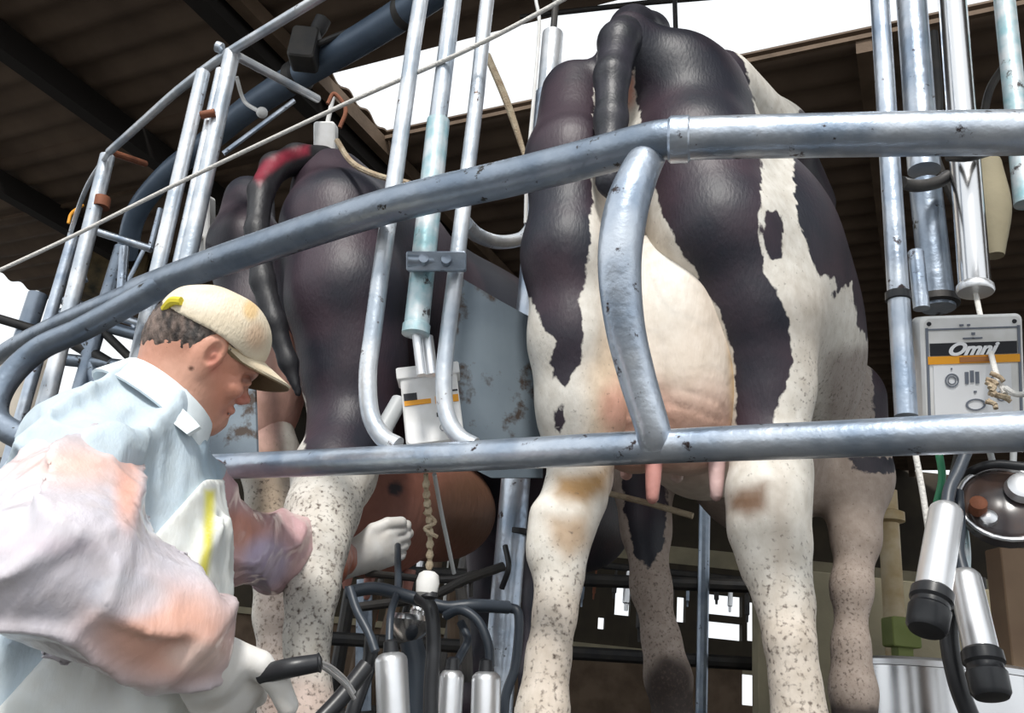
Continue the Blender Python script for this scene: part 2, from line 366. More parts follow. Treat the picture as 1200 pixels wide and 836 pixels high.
# ================================================================ COWS
BLK = ((.013, .014, .024), (.046, .029, .041))
COAT = tintmat('cow_coat', rough=.75, bump=.13, bscale=170, black=BLK, fine=.22, speck=True)
CREAMC = (.80, .77, .71)
def cow(prims, h, name_polys, white_layers, parent, allblack=None, base=CREAMC, dirty=()):
    P, Q = nets(*field(prims, h)); P = relax(P, Q, 3)
    P2 = proj(P); Y = P[:, 1]
    P2 = P2+np.stack([wob(P, 60, 6)*2.2, wob(P, 75, 6, 6)*2.2], 1)
    sd = np.full(len(P), -60.)
    if allblack is not None: sd = np.where(allblack(P, P2), 40., sd)
    for poly, y0, y1, sign in name_polys:
        d = polysd(P2, poly); k = (Y > y0) & (Y < y1)
        sd = np.where(k, np.maximum(sd, d) if sign > 0 else np.minimum(sd, -d), sd)
    T = paint(base, P2, Y, white_layers)
    D = np.full(len(P), .15)
    for e in dirty: D = np.maximum(D, paint((0, 0, 0), P2, Y, [e])[:, 0])
    return mesh_np('body', P, Q, COAT, parent, {'black': sd/26, 'tint': T, 'dirt': D})
STAIN = (.36, .22, .10); PINK = (.80, .50, .42); GREYC = (.42, .36, .30)

# ---- cow 1
C1 = thing('dairy_cow', 'black and white dairy cow with big cream udder, nearest, seen from behind at centre right', 'cow', (.3, 1.6, PZ))
hd = np.array([.40, .917, 0]); sd_ = np.array([.917, -.40, 0])
def c1w(f, s, z): return np.array([.30, 1.62, CAMZ])+hd*f+sd_*s+np.array([0, 0, z])
RM = np.array([sd_, hd, [0, 0, 1]])
pr = []
pr += pchain([(674, 112, 1.66, .082), (668, 190, 1.56, .086), (665, 300, 1.53, .082), (672, 400, 1.55, .078), (682, 480, 1.58, .078), (680, 540, 1.59, .060)], .06)
pr += pchain([(680, 540, 1.59, .060), (674, 580, 1.57, .058), (660, 612, 1.54, .058), (653, 645, 1.53, .053), (655, 680, 1.52, .041), (650, 720, 1.51, .037), (643, 770, 1.50, .037), (636, 830, 1.50, .042), (632, 885, 1.49, .05)], .018)
pr += pchain([(690, 520, 1.64, .05), (700, 565, 1.62, .028), (676, 610, 1.55, .03)], .02)+pchain([(634, 600, 1.52, .018), (632, 655, 1.51, .016)], .02)
pr += pchain([(815, 115, 1.70, .115), (812, 190, 1.60, .130), (840, 280, 1.56, .125), (880, 370, 1.58, .105), (897, 450, 1.60, .085), (902, 530, 1.58, .072)], .06)
pr += pchain([(902, 530, 1.58, .072), (898, 580, 1.56, .073), (898, 620, 1.55, .068), (905, 660, 1.54, .057), (918, 705, 1.52, .047), (925, 750, 1.50, .042), (932, 800, 1.50, .041), (937, 840, 1.50, .043), (942, 895, 1.49, .052)], .018)
pr += pchain([(922, 560, 1.60, .05), (930, 640, 1.56, .026), (935, 720, 1.52, .022)], .03)
pr += [ell(at(905, 330, 1.75), (.17, .22, .30), RM, .10), ell(at(950, 400, 1.92), (.13, .2, .26), RM, .10)]
pr += [ell(c1w(.28, 0, .98+.17), (.25, .30, .30), RM, .10), ell(c1w(.80, .02, 1.05), (.33, .62, .36), RM, .12), ell(c1w(1.30, 0, 1.04), (.30, .50, .36), RM, .12),
       cap(c1w(.0, -.0, 1.38), c1w(1.5, 0, 1.36), .085, .07, .12)]
pr += [ell(at(742, 70, 1.62), (.075, .12, .10), RM, .05)]
pr += pchain([(842, 104, 1.85, .10), (903, 168, 2.1, .105), (945, 240, 2.35, .09)], .08)
# front quarter, legs
fl = [(752, 545, 2.75, .12), (757, 620, 2.72, .072), (763, 690, 2.68, .055), (775, 750, 2.66, .050), (783, 795, 2.66, .062), (790, 850, 2.66, .052), (792, 880, 2.64, .07)]
fr = [(985, 470, 2.75, .15), (1000, 560, 2.72, .115), (1003, 630, 2.68, .065), (998, 690, 2.66, .052), (997, 760, 2.66, .045), (1000, 810, 2.66, .058), (1003, 860, 2.66, .05), (1005, 900, 2.64, .065)]
pr += pchain(fl, .05)+pchain(fr, .06)
pr += [ell(c1w(1.30, .04, .76), (.22, .38, .22), RM, .10)]
# neck and head, lowered to the feed
pr += chain([(*c1w(1.6, 0, 1.12), .24), (*c1w(1.9, .22*.5, 1.2), .16), (*c1w(2.1, .22, 1.26), .13)], .12)
pr += chain([(*c1w(2.1, .22, 1.26), .13), (*c1w(2.32, .22*1.3, 1.16), .10), (*c1w(2.48, .22*1.5, 1.05), .075)], .05)
for s in (-1, 1): pr += [ell(c1w(2.08, .22+s*.16, 1.32), (.09, .025, .045), RM, .03)]
# soft hollow along the spine cleft and folds on the thigh
pr += [cut(cap(at(732, 150, 1.50), at(735, 420, 1.46), .035, .03, .05))]
K1 = [([(700, 60), (696, 150), (694, 235), (690, 300), (681, 345), (683, 425), (664, 452), (648, 442), (643, 420), (652, 400), (636, 385), (622, 350), (600, 340), (600, 40)], 0, 2.1, 1),
      ([(700, 0), (700, 90), (738, 92), (746, 60), (800, -20), (800, 0)], 0, 2.1, 1),
      ([(744, 40), (745, 110), (762, 205), (780, 260), (812, 315), (842, 365), (858, 410), (863, 450), (862, 520), (902, 520), (912, 470), (928, 425), (926, 375), (912, 345), (893, 315), (888, 270), (893, 210), (886, 130), (868, 66), (830, 10), (760, 10)], 0, 2.1, 1),
      ([(898, 246), (915, 250), (916, 300), (905, 306), (893, 285)], 0, 2.1, 1),
      ([(650, 478), (664, 474), (662, 500), (654, 512), (649, 500)], 0, 2, 1),
      ([(928, 160), (931, 220), (936, 265), (950, 300), (960, 322), (982, 330), (975, 352), (999, 330), (1000, 345), (1004, 380), (1018, 400), (1022, 440), (1022, 520), (1200, 520), (1200, 100), (945, 118), (930, 140)], 0, 9, 1),
      ([(728, 500), (782, 500), (780, 640), (762, 668), (744, 650), (730, 600)], 2.2, 9, 1),
      ([(990, 535), (1060, 535), (1045, 556), (1000, 552)], 2.0, 9, 1)]
L1 = [([(735, 180), (760, 250), (860, 400), (868, 540), (700, 540), (700, 180)], (.80, .72, .62), 30, (0, 2)),
      ([(690, 430), (745, 330), (745, 540), (690, 540)], (.78, .62, .46), 40, (0, 2)),
      ((722, 480, 18, 30), (.72, .40, .30), 25, (0, 2)),
      ((738, 105, 8, 22), (.70, .36, .28), 8, (0, 2)),
      ([(652, 558), (718, 548), (712, 575), (690, 592), (668, 588), (650, 580)], (.34, .20, .08), 26, (0, 2)), ([(640, 608), (690, 604), (692, 640), (666, 655), (648, 640)], (.42, .26, .13), 24, (0, 2), .75), ([(852, 580), (870, 572), (898, 566), (898, 600), (876, 606), (852, 598)], (.22, .13, .08), 24, (0, 2)), ((915, 615, 8, 60), (.40, .30, .22), 24, (0, 2), .5),
      ((905, 640, 30, 40), GREYC, 40, (0, 2), .25),
      ([(600, 690), (700, 690), (700, 900), (600, 900)], (.62, .50, .40), 90, (0, 2), .6),
      ([(850, 700), (990, 700), (990, 900), (850, 900)], (.62, .52, .43), 90, (0, 2), .6),
      ([(966, 415), (1040, 400), (1040, 500), (966, 500)], (.40, .35, .32), 24, (0, 9)),
      ([(975, 340), (968, 420), (945, 470), (925, 330)], (.66, .60, .53), 40, (0, 9), .7),
      ([(700, 530), (1060, 530), (1060, 900), (700, 900)], (.46, .38, .33), 10, (2.1, 9)),  # front quarter tinted dark beige, the chest's shade put into the colour
      ((786, 800, 30, 30), (.05, .035, .03), 22, (2.1, 9)), ([(750, 805), (1040, 830), (1040, 930), (750, 930)], (.06, .045, .04), 14, (2.1, 9))]
cow(pr, .0115, K1, L1, C1, dirty=[([(600, 640), (1040, 640), (1040, 900), (600, 900)], (1.1, 0, 0), 120), ([(920, 400), (1040, 400), (1040, 520), (920, 520)], (.8, 0, 0), 60)])
# udder, its teats, and the tail
UDM = tintmat('udder_skin', rough=.55, bump=.25, bscale=60, fine=.15)
ud = [ell(at(800, 400, 1.66), (.135, .17, .26), RM, .05), ell(at(752, 410, 1.68), (.10, .16, .25), RM, .06), ell(at(810, 470, 1.66), (.105, .15, .15), RM, .05), ell(at(735, 470, 1.66), (.09, .14, .14), RM, .05), ell(c1w(.45, 0, .62), (.15, .26, .15), RM, .1)]
P, Q = nets(*field(ud, .009)); P = relax(P, Q, 2); P2 = proj(P)
T = paint((.80, .70, .60), P2, P[:, 1], [((830, 480, 50, 35), (.80, .56, .45), 50, (-9, 99), .7), ((815, 515, 90, 40), (.74, .45, .35), 50, (-9, 99), .9), ((735, 500, 60, 60), (.72, .42, .32), 50), ([(852, 380), (872, 440), (870, 520), (858, 520), (856, 440)], (.62, .42, .22), 12), ((775, 290, 40, 90), (.82, .79, .73), 60)])
vein = np.abs(wob(P, 26, 6)); T *= (1-.10*np.exp(-(vein/.06)**2))[:, None]; wr = np.abs(wob(P*np.array([.5, .5, 2.2]), 45, 6, 9)); P = P+np.array([0, 1., 0])*(.0035*np.exp(-(wr/.12)**2)*np.clip((P2[:, 1]-400)/80, 0, 1))[:, None]
U = mesh_np('udder', P, Q, UDM, C1, {'tint': T})
for (x, y, Y, l, col) in ((766, 545, 1.62, .075, (.68, .32, .28)), (794, 538, 1.75, .05, (.80, .62, .55)), (840, 542, 1.62, .075, (.72, .50, .48)), (735, 535, 1.78, .05, (.7, .42, .36))):
    p = at(x, y, Y); tm = mat('teat_skin', col, .5, noise=tuple(c*.8 for c in col), nscale=20, bump=.2)
    m = MB(); m.lathe(p+np.array([0, 0, .03]), (0, .0, -1), [(0, .020), (.03, .017), (.03+l*.6, .014), (.03+l*.9, .012), (.03+l, .007), (.032+l, .002)]); m.build('teat', tm, U)
def tail(pts, parent, mtr, h=.008):
    P, Q = nets(*field(pchain(pts, .02), h)); P = relax(P, Q, 2)
    return mesh_np('tail', P, Q, mtr, parent, {'tint': np.tile((.02, .02, .025), (len(P), 1))})
TAILM = mat('black_tail_hair', (.013, .015, .020), .45, noise=(.03, .028, .04), nscale=12, bump=.12, bscale=140)
tail([(760, 40, 1.66, .055), (742, 36, 1.60, .055), (725, 50, 1.52, .045), (717, 90, 1.47, .037), (716, 140, 1.45, .033), (714, 185, 1.44, .030), (713, 215, 1.44, .022), (714, 228, 1.44, .010)], C1, TAILM)

# ---- cow 2
C2 = thing('dairy_cow', 'black cow with white lower legs being milked beside the man in the cap', 'cow', (-.6, 2.2, PZ))
h2 = np.array([.63, .777, 0]); s2 = np.array([.777, -.63, 0]); RM2 = np.array([s2, h2, [0, 0, 1]])
def c2w(f, s, z): return np.array([-.60, 2.20, CAMZ])+h2*f+s2*s+np.array([0, 0, z])
pr = []
pr += pchain([(292, 235, 2.42, .08), (286, 290, 2.32, .095), (292, 380, 2.32, .09), (305, 470, 2.30, .075), (316, 540, 2.30, .07), (318, 600, 2.28, .052), (317, 660, 2.25, .04), (320, 720, 2.24, .036), (322, 790, 2.24, .038), (325, 850, 2.24, .05)], .07)
pr += pchain([(388, 218, 2.25, .105), (398, 270, 2.12, .15), (408, 350, 2.08, .15), (415, 430, 2.10, .125), (412, 500, 2.08, .105)], .07)
pr += pchain([(412, 500, 2.08, .10), (392, 555, 1.98, .095), (378, 600, 1.88, .078), (371, 640, 1.82, .063), (366, 690, 1.79, .052), (360, 745, 1.78, .043), (359, 800, 1.78, .043), (360, 840, 1.78, .05), (362, 900, 1.77, .055)], .03)
pr += [ell(c2w(.30, -.02, 1.06), (.27, .34, .33), RM2, .12), ell(c2w(.85, -.02, .98), (.34, .62, .40), RM2, .12), ell(c2w(1.35, 0, .98), (.30, .5, .38), RM2, .12), ell(at(450, 330, 2.3), (.16, .2, .28), RM2, .1),
       cap(c2w(.05, -.02, 1.32), c2w(1.5, 0, 1.30), .075, .07, .12), ell(c2w(1.3, 0, .62), (.23, .42, .22), RM2, .1)]
for s in (-.15, .10): pr += chain([(*c2w(1.14, s, .55), .12), (*c2w(1.14, s, .28), .065), (*c2w(1.12, s, .05), .045), (*c2w(1.14, s, -.06), .055), (*c2w(1.17, s, -.16), .06)], .05)
pr += chain([(*c2w(1.6, 0, 1.12), .24), (*c2w(1.9, -.26*.5, 1.2), .16), (*c2w(2.1, -.26, 1.26), .13)], .12)
pr += chain([(*c2w(2.1, -.26, 1.26), .13), (*c2w(2.32, -.26*1.3, 1.16), .10), (*c2w(2.48, -.26*1.5, 1.05), .075)], .05)
for s in (-1, 1): pr += [ell(c2w(2.08, -.26+s*.16, 1.32), (.09, .025, .045), RM2, .03)]
K2 = [([(200, 532), (700, 532), (700, 900), (200, 900)], 0, 2.6, -1), ([(312, 345), (322, 372), (334, 405), (350, 440), (358, 470), (357, 540), (290, 540), (290, 400)], 0, 9, -1)]
L2 = [((350, 650, 40, 110), (.50, .46, .42), 60, (0, 9), .35), ((312, 500, 18, 50), (.80, .50, .44), 16, (0, 9)), ((316, 590, 20, 60), (.48, .33, .20), 30, (2.12, 9), .7), ([(300, 640), (340, 640), (340, 860), (300, 860)], (.40, .33, .30), 20, (2.14, 9), .8), ((355, 820, 40, 26), (.66, .46, .40), 30, (0, 9), .6)]
cow(pr, .0135, K2, L2, C2, allblack=lambda P, P2: np.ones(len(P), bool), dirty=[([(290, 560), (450, 560), (450, 900), (290, 900)], (1.25, 0, 0), 60)])
ud = [ell(c2w(.36, .02, .44), (.17, .24, .20), RM2, .06), ell(c2w(.62, 0, .50), (.18, .25, .17), RM2, .06), ell(at(322, 450, 2.28), (.07, .1, .22), RM2, .08)]
P, Q = nets(*field(ud, .011)); P = relax(P, Q, 2); P2 = proj(P)
T = paint((.36, .15, .11), P2, P[:, 1], [((320, 480, 60, 80), (.80, .48, .40), 30), ((463, 573, 9, 8), (.05, .04, .05), 5), ((560, 600, 60, 60), (.16, .08, .05), 60)])
U = mesh_np('udder', P, Q, UDM, C2, {'tint': T})
tm = mat('teat_skin_dark', (.45, .2, .16), .5, bump=.2)
for f, s in ((.25, -.07), (.25, .09), (.48, -.07), (.48, .09)):
    m = MB(); m.lathe(c2w(f, s, .28), (0, 0, -1), [(0, .018), (.03, .016), (.07, .013), (.085, .007), (.088, .001)]); m.build('teat', tm, U)
TAIL2 = tintmat('black_tail_with_red_mark', rough=.5, bump=.12, bscale=140, fine=.2)
P, Q = nets(*field(pchain([(378, 190, 2.22, .05), (348, 187, 2.16, .045), (322, 196, 2.10, .04), (306, 225, 2.02, .034), (301, 270, 1.98, .030), (308, 330, 1.96, .030), (322, 380, 1.95, .028), (338, 425, 1.95, .022), (350, 462, 1.95, .010)], .02), .009)); P = relax(P, Q, 2); P2 = proj(P)
mesh_np('tail', P, Q, TAIL2, C2, {'tint': paint((.014, .014, .018), P2, P[:, 1], [([(296, 205), (310, 188), (335, 176), (362, 170), (362, 181), (335, 190), (312, 206), (304, 218)], (.34, .02, .05), 8, (-9, 99), .7)])})

# ================================================================ GUARD RAIL AND STALL POLES
RU = CAMZ+.80; RL = CAMZ+.34
rail = thing('guard_rail', 'curved galvanised guard rail with two bars in front of the cows', 'railing', (*atz(780, 165, RU)[:2], PZ))
def zpath(pts, z): return [atz(x, y, z) for x, y in pts]
m = MB(); m.tube(zpath([(160, 342), (230, 316), (300, 292), (450, 243), (600, 208), (700, 183), (765, 166), (800, 162)], RU), [.033, .034, .034, .033, .032, .0315, .031, .030], 24); m.build('upper_bar', GALVD, rail)
m = MB(); m.tube(zpath([(790, 163), (850, 161), (1000, 158), (1130, 156), (1260, 155)], RU), .0325, 24)
m.lathe(atz(783, 164, RU), atz(830, 162, RU)-atz(783, 164, RU), [(0, .0325), (.004, .036), (.03, .036), (.034, .0325)]); m.build('upper_bar', GALV, rail)
m = MB(); m.tube(zpath([(170, 338), (110, 362), (60, 384), (10, 410), (-40, 445)], RU), .026, 20); m.build('upper_bar', GALVD, rail)
e0 = atz(196, 331, RU-.006)
m = MB(); m.tube([e0, at(100, 384, 1.95), at(45, 410, 2.0), at(5, 450, 2.0), at(-5, 490, 1.98), at(30, 515, 1.95), at(80, 535, 1.93)], .030, 20); m.build('end_loop', GALVD, rail)
m = MB(); m.tube(zpath([(120, 552), (247, 547.5), (500, 537), (740, 525), (1000, 514), (1260, 503)], RL), .0245, 24); m.build('lower_bar', GALV, rail)
# bent strut joining the bars
sp = [(764, 176, 1.125, .026), (748, 205, 1.10, .030), (733, 250, 1.10, .033), (726, 310, 1.11, .032), (732, 380, 1.13, .029), (746, 440, 1.15, .027), (764, 500, 1.165, .025), (768, 522, 1.18, .025)]
m = MB(); m.tube([at(a, b, c) for a, b, c, _ in sp], [q[3] for q in sp], 24); m.build('bent_strut', GALV, rail)
for px, py in ((1240, 504), (190, 550)):
    a = atz(px, py, RL); m = MB(); m.tube([a, (a[0], a[1], PZ)], .024, 16, False); m.lathe((a[0], a[1], PZ), (0, 0, 1), [(0, .05), (.01, .05), (.012, .024)]); m.build('support_post', GALVD, rail)
a = atz(1240, 155, RU); b = atz(1240, 504, RL); m = MB(); m.tube([a, b], .024, 16, False); m.build('support_post', GALV, rail)

RING = 2.95
def topz(x, y, Y, z):                      # extend a vertical pole upward from a point to height z
    p = at(x, y, Y); return np.array([p[0], p[1], z])
def pole(name, x0, y0, x1, y1, Y, r, mt, label, cat='pole', up=None, dn=None, group=None, parent=None, deps=None):
    a = at(x0, y0, Y); b = at(x1, y1, Y); d = (a-b)/np.linalg.norm(a-b)
    if up: a = b+d*((up-b[2])/d[2])
    if dn is not None: b = a-d*((a[2]-dn)/d[2])
    m = MB(); m.tube([a, b], r, 20, False); m.lathe(a-d*.0, d, [(0, r), (.003, r*.8)])
    o = m.build(name, mt, parent)
    if parent is None: tag(o, label, cat, group)
    return o
# centre-left stall frame (two poles that bend together at the lower bar) and its air cylinder
fr_ = thing('stall_divider_frame', 'tall white pipe frame bent at the bottom, between the two cows', 'stall divider', (*at(480, 515, 1.47)[:2], RL))
Yc = 1.46
m = MB(); m.tube([topz(493, 0, Yc, RING), at(493, 0, Yc), at(478, 100, Yc), at(464, 200, Yc), at(449, 300, Yc), at(437, 390, Yc), at(431, 440, Yc), at(434, 485, Yc), at(448, 512, Yc-.01), at(466, 523, Yc-.02)], .0165, 18); m.build('outer_pole', WHITEP, fr_)
m = MB(); m.tube([topz(571, 0, Yc, RING), at(571, 0, Yc), at(559, 110, Yc), at(547, 210, Yc), at(535, 310, Yc), at(524, 400, Yc), at(520, 450, Yc), at(524, 488, Yc), at(538, 512, Yc-.02), at(556, 523, Yc-.03)], .0155, 18); m.build('inner_pole', WHITEP, fr_)
m = MB()
a = at(478, 306, Yc-.045); b = at(545, 308, Yc-.035); m.tube([a, b], .014, 12, False); m.box((a+b)/2+np.array([0, 0, .0]), (.055, .014, .018), (cR, cF, cU), .004)
for q in (at(497, 306, Yc-.055), at(523, 307, Yc-.055)): m.lathe(q, (0, -1, 0), [(0, .009), (.012, .009), (.013, .004)])
m.build('clamp', GALVD, fr_)
m = MB(); m.tube([at(545, 262, 1.5), at(560, 276, 1.58), at(585, 284, 1.68), at(610, 280, 1.80), at(622, 268, 1.87)], .016, 14); m.build('side_arm', WHITEP, fr_)
cy = thing('air_cylinder', 'long white and blue cylinder hanging between the poles left of the centre cow', 'cylinder', at(488, 392, Yc))
m = MB(); m.tube([at(531, 0, Yc), at(512, 150, Yc)], .0185, 18, False); m.tube([topz(531, 0, Yc, RING), at(531, 0, Yc)], .0185, 18, False); m.build('upper_tube', WHITEP, cy)
m = MB(); a = at(514, 140, Yc); b = at(487, 392, Yc); d = b-a; Ld = np.linalg.norm(d)
m.lathe(a, d, [(0, .012), (.004, .0235), (Ld-.02, .0235), (Ld-.018, .026), (Ld, .026), (Ld+.002, .018)]); m.build('barrel', BLUEP, cy)
m = MB(); m.tube([at(488, 390, Yc), at(494, 440, Yc)], .009, 12, False); m.tube([at(500, 395, Yc+.02), at(506, 440, Yc+.02)], .012, 12, False); m.build('piston_rod', STEELW, cy)

# large post behind, centre
dp = thing('support_post', 'thick grey post standing between the cows, banded with a dark strap', 'post', (*at(600, 600, 1.95)[:2], PZ))
a = at(648, 40, 1.95); b = at(598, 640, 1.95); d = (a-b)/np.linalg.norm(a-b); lo_ = b-d*((b[2]-PZ)/d[2]); mid = at(642, 110, 1.95)
m = MB(); m.tube([lo_, mid], .034, 24, False); m.build('post_tube', GALV, dp)
m = MB(); m.lathe(mid-d*.0, d, [(0, .034), (.0, .030), (np.linalg.norm(a-mid), .030), (np.linalg.norm(a-mid)+.006, .024)]); m.build('upper_sleeve', WHITEP, dp)
m = MB(); q = b+d*(.02); m.lathe(at(606, 628, 1.95), d, [(0, .0345), (.001, .037), (.012, .037), (.013, .0345)]); m.build('strap', RUBBER, dp)
m = MB(); m.tube([a, a+np.array([0, 0, .30]), np.array([a[0]+.02, a[1], RZ])], .010, 10); m.build('hanger_cable', DARK, dp)
m = MB(); m.tube([at(628, 0, 1.9), at(632, 30, 1.9), at(626, 110, 1.9), at(618, 200, 1.9), at(616, 262, 1.9)], .005, 8); tag(m.build('air_hose', WPLAS), 'thin white hose running down beside the thick centre post', 'hose')

# right pole cluster
R1 = thing('stall_divider_frame', 'group of thick galvanised poles rising at the right behind the upper bar', 'stall divider', (*at(1060, 470, 1.22)[:2], RL))
pole('slim_pole', 1031, 0, 1062, 488, 1.20, .0165, GALV, None, up=RING, parent=R1)
m = MB(); q = at(1053, 353, 1.20); d = at(1031, 0, 1.20)-at(1062, 488, 1.20); m.lathe(q, d, [(0, .0168), (.001, .0195), (.014, .0195), (.015, .0168)]); m.build('clamp_band', RUBBER, R1)
pole('wide_pole', 1068, 0, 1083, 200, 1.32, .0285, GALV, None, up=RING, parent=R1)
pole('wide_pole', 1084, 215, 1100, 362, 1.32, .0275, GALVD, None, parent=R1)
m = MB(); m.lathe(at(1098, 350, 1.32), at(1100, 366, 1.32)-at(1098, 345, 1.32), [(0, .036), (.012, .036), (.014, .03)]); m.build('foot_flange', DARK, R1)
pole('short_pipe', 1073, 296, 1080, 362, 1.27, .013, GALV, None, parent=R1)
m = MB(); m.tube([at(1056, 214, 1.22), at(1075, 218, 1.245), at(1098, 214, 1.26), at(1112, 206, 1.26)], .011, 12); m.tube([at(1112, 184, 1.22), at(1135, 184, 1.18), at(1158, 178, 1.2)], .008, 10); m.build('u_bolt', DARK, R1)
pole('rear_pole', 1177, 0, 1202, 240, 1.25, .0185, BLUEP, None, up=RING, parent=R1)
cy2 = thing('air_cylinder', 'shiny steel cylinder with flared end hanging above the control box at right', 'cylinder', at(1143, 345, 1.24))
m = MB(); a = at(1116, 0, 1.24); b = at(1143, 342, 1.24); d = b-a; Ld = np.linalg.norm(d); d /= Ld
top = a-d*((RING-a[2])/(-d[2])); Lt = np.linalg.norm(b-top)
m.lathe(top, d, [(0, .024), (Lt-.012, .0245)], 28); m.build('barrel', CHROME, cy2)
m = MB(); m.lathe(b-d*.014, d, [(0, .0245), (.004, .028), (.012, .029), (.016, .027), (.018, .015)], 28); m.build('end_cap', STEELW, cy2)
m = MB(); m.tube([b, at(1150, 375, 1.22), at(1160, 410, 1.19), at(1168, 440, 1.15), at(1178, 462, 1.13)], .0042, 10); m.build('pull_cord', ROPE, cy2)
m = MB(); m.tube([at(1157, 190, 1.7), at(1160, 245, 1.7), at(1166, 300, 1.7)], [.03, .045, .02], 12)
tag(m.build('cream_cover', CREAM), 'small cream cover seen between the shiny cylinder and the blue pole', 'cover')
m = MB(); m.tube([topz(1092, 20, 1.9, RING), at(1100, 120, 1.9), at(1095, 180, 1.9), at(1150, 300, 1.95)], .012, 10); m.tube([at(1178, 75, 2.1), at(1160, 105, 2.1), at(1152, 140, 2.1)], .012, 10)
tag(m.build('cable_loom', DARK), 'dark cables hanging behind the right pole group', 'cables')

# left pole groups
g1 = thing('stall_divider_frame', 'white pipe frame above the man, with three poles and a rusty clamp', 'stall divider', (*at(190, 400, 2.0)[:2], PZ))
Yb = 2.02
def grp(parent, lst, Y, mt):
    for x0, y0, x1, y1, r in lst:
        a = at(x0, y0, Y); b = at(x1, y1, Y); d = (a-b)/np.linalg.norm(a-b); b2 = b-d*((b[2]-(CAMZ+.30))/d[2])
        m = MB(); m.tube([a, b2], r, 16, False); m.build('pole', mt, parent)
grp(g1, [(238, 85, 172, 372, .0195), (258, 82, 200, 342, .012), (272, 62, 212, 342, .0225)], Yb, WHITEP)
pole('clamp', 236, 135, 252, 132, Yb-.03, .011, RUST, None, parent=g1)
m = MB(); m.tube([at(278, 66, Yb), at(372, 116, Yb+.35)], .0135, 14, False); m.lathe(at(253, 54, Yb), at(268, 60, Yb)-at(253, 54, Yb), [(0, .008), (.004, .016), (.02, .016), (.024, .008)]); m.build('bracket', WHITEP, g1)
g2 = thing('stall_divider_frame', 'farthest pipe frame at left, twin poles with a rusty joint', 'stall divider', (*at(80, 400, 2.7)[:2], PZ))
grp(g2, [(126, 183, 58, 460, .026), (116, 230, 50, 460, .012)], 2.7, WHITEP)
grp(g2, [(86, 278, 30, 470, .022)], 3.0, GALV)
m = MB(); m.tube([at(128, 178, 2.7), at(170, 192, 2.9)], .013, 10, False); m.build('rusty_stub', RUST, g2)
m = MB(); m.lathe(at(120, 232, 2.7), at(118, 243, 2.7)-at(120, 232, 2.7), [(0, .029), (.04, .029)]); m.build('joint', RUST, g2)
# overhead ring pipe
ringpts = [(128, 178), (165, 145), (210, 105), (262, 66), (320, 30), (378, -5)]
zr = at(272, 62, Yb)[2]
tp = [atz(x, y, zr) for x, y in ringpts]; 
for k in range(1, 6):
    w = math.radians(14*k); v = tp[len(ringpts)-1]-tp[len(ringpts)-2]; 
    tp.append(tp[-1]+np.array([.35*math.cos(math.radians(-42+7*k)), .35*math.sin(math.radians(-42+7*k)), 0])+np.array([0, 0, (RING-zr)/5]))
m = MB(); m.tube(tp, .0135, 14); m.tube([tp[0], at(104, 215, 2.85), at(90, 250, 3.0), at(80, 282, 3.05)], .009, 10)
tag(m.build('overhead_ring_pipe', WHITEP), 'thin curved pipe arching over the left pole frames up to the top edge', 'pipe')
# white rope
m = MB(); m.tube([at(-20, 326, 1.9), at(85, 277, 1.85), at(215, 212, 1.75), at(400, 124, 1.55), at(540, 62, 1.42), at(650, 5, 1.35), at(760, -60, 1.28)], .0048, 10)
tag(m.build('rope', ROPE), 'long white rope stretched diagonally across the left poles', 'rope')
# big grey duct and fittings
dz = 3.25
dk = thing('vacuum_pipe', 'large blue grey pipe crossing under the roof at upper left', 'pipe', atz(420, 45, dz))
m = MB(); m.tube([atz(560, -45, dz), atz(500, -3, dz), atz(430, 42, dz), atz(345, 92, dz), atz(290, 128, dz), atz(245, 165, dz-.02), atz(195, 205, dz-.08), atz(160, 250, dz-.2), atz(148, 300, dz-.35)], [.055, .055, .055, .055, .053, .05, .05, .05, .05], 24); m.build('pipe_tube', mat('blue_grey_pipe', (.09, .13, .19), .4, .2, noise=(.14, .19, .26), nscale=5, bump=.05), dk)
m = MB(); q = atz(352, 88, dz); d = atz(430, 42, dz)-q; d /= np.linalg.norm(d); m.lathe(q-d*.05, d, [(0, .055), (.01, .066), (.05, .066), (.06, .055)]); m.build('coupling', DARK, dk); m = MB(); m.lathe(atz(470, 18, dz), d, [(0, .055), (.01, .062), (.03, .062), (.04, .055)]); m.build('coupling', DARK, dk)
m = MB(); q = atz(358, 58, dz-.02); m.box(q, (.05, .05, .07), None, .015); m.lathe(q+np.array([.02, 0, .05]), (0.3, -.2, 1), [(0, .02), (.05, .03), (.09, .03), (.1, .01)]); m.tube([q, q+np.array([.16, -.06, .05]), q+np.array([.2, -.02, .1])], .012, 10); m.build('valve', DARK, dk)
m = MB(); m.tube([atz(277, 90, dz-.1), atz(286, 118, dz-.15), atz(302, 130, dz-.2)], .008, 8); m.sphere(atz(307, 132, dz-.2), .022); tag(m.build('cable_gland', WPLAS), 'small round white cable end hanging under the blue grey pipe', 'fitting')
m = MB(); m.tube([at(262, 180, 2.6), at(345, 118, 2.6)], .009, 8, False); tag(m.build('stay_wire', GALV), 'thin grey stay running behind the rope below the big pipe', 'rod')
for (x, y, x1, y1, w, nm) in ((383, 148, 381, 182, .036, 'white box hanging just above the black cow with red tail mark'), (240, 236, 232, 318, .036, 'tall white box beside the three white poles above the man')):
    m = MB(); a = at(x, y, 2.45); b = at(x1, y1, 2.45); m.box((a+b)/2, (w, .03, np.linalg.norm(a-b)/2), (cR, cF, cU), .012); m.tube([a, a+np.array([0, 0, .12])], .008, 8)
    if x < 300: m.tube([(a+b)/2, at(218, 300, 2.05)], .008, 8)
    
    tag(m.build('pulsator_box', WPLAS), nm, 'box')
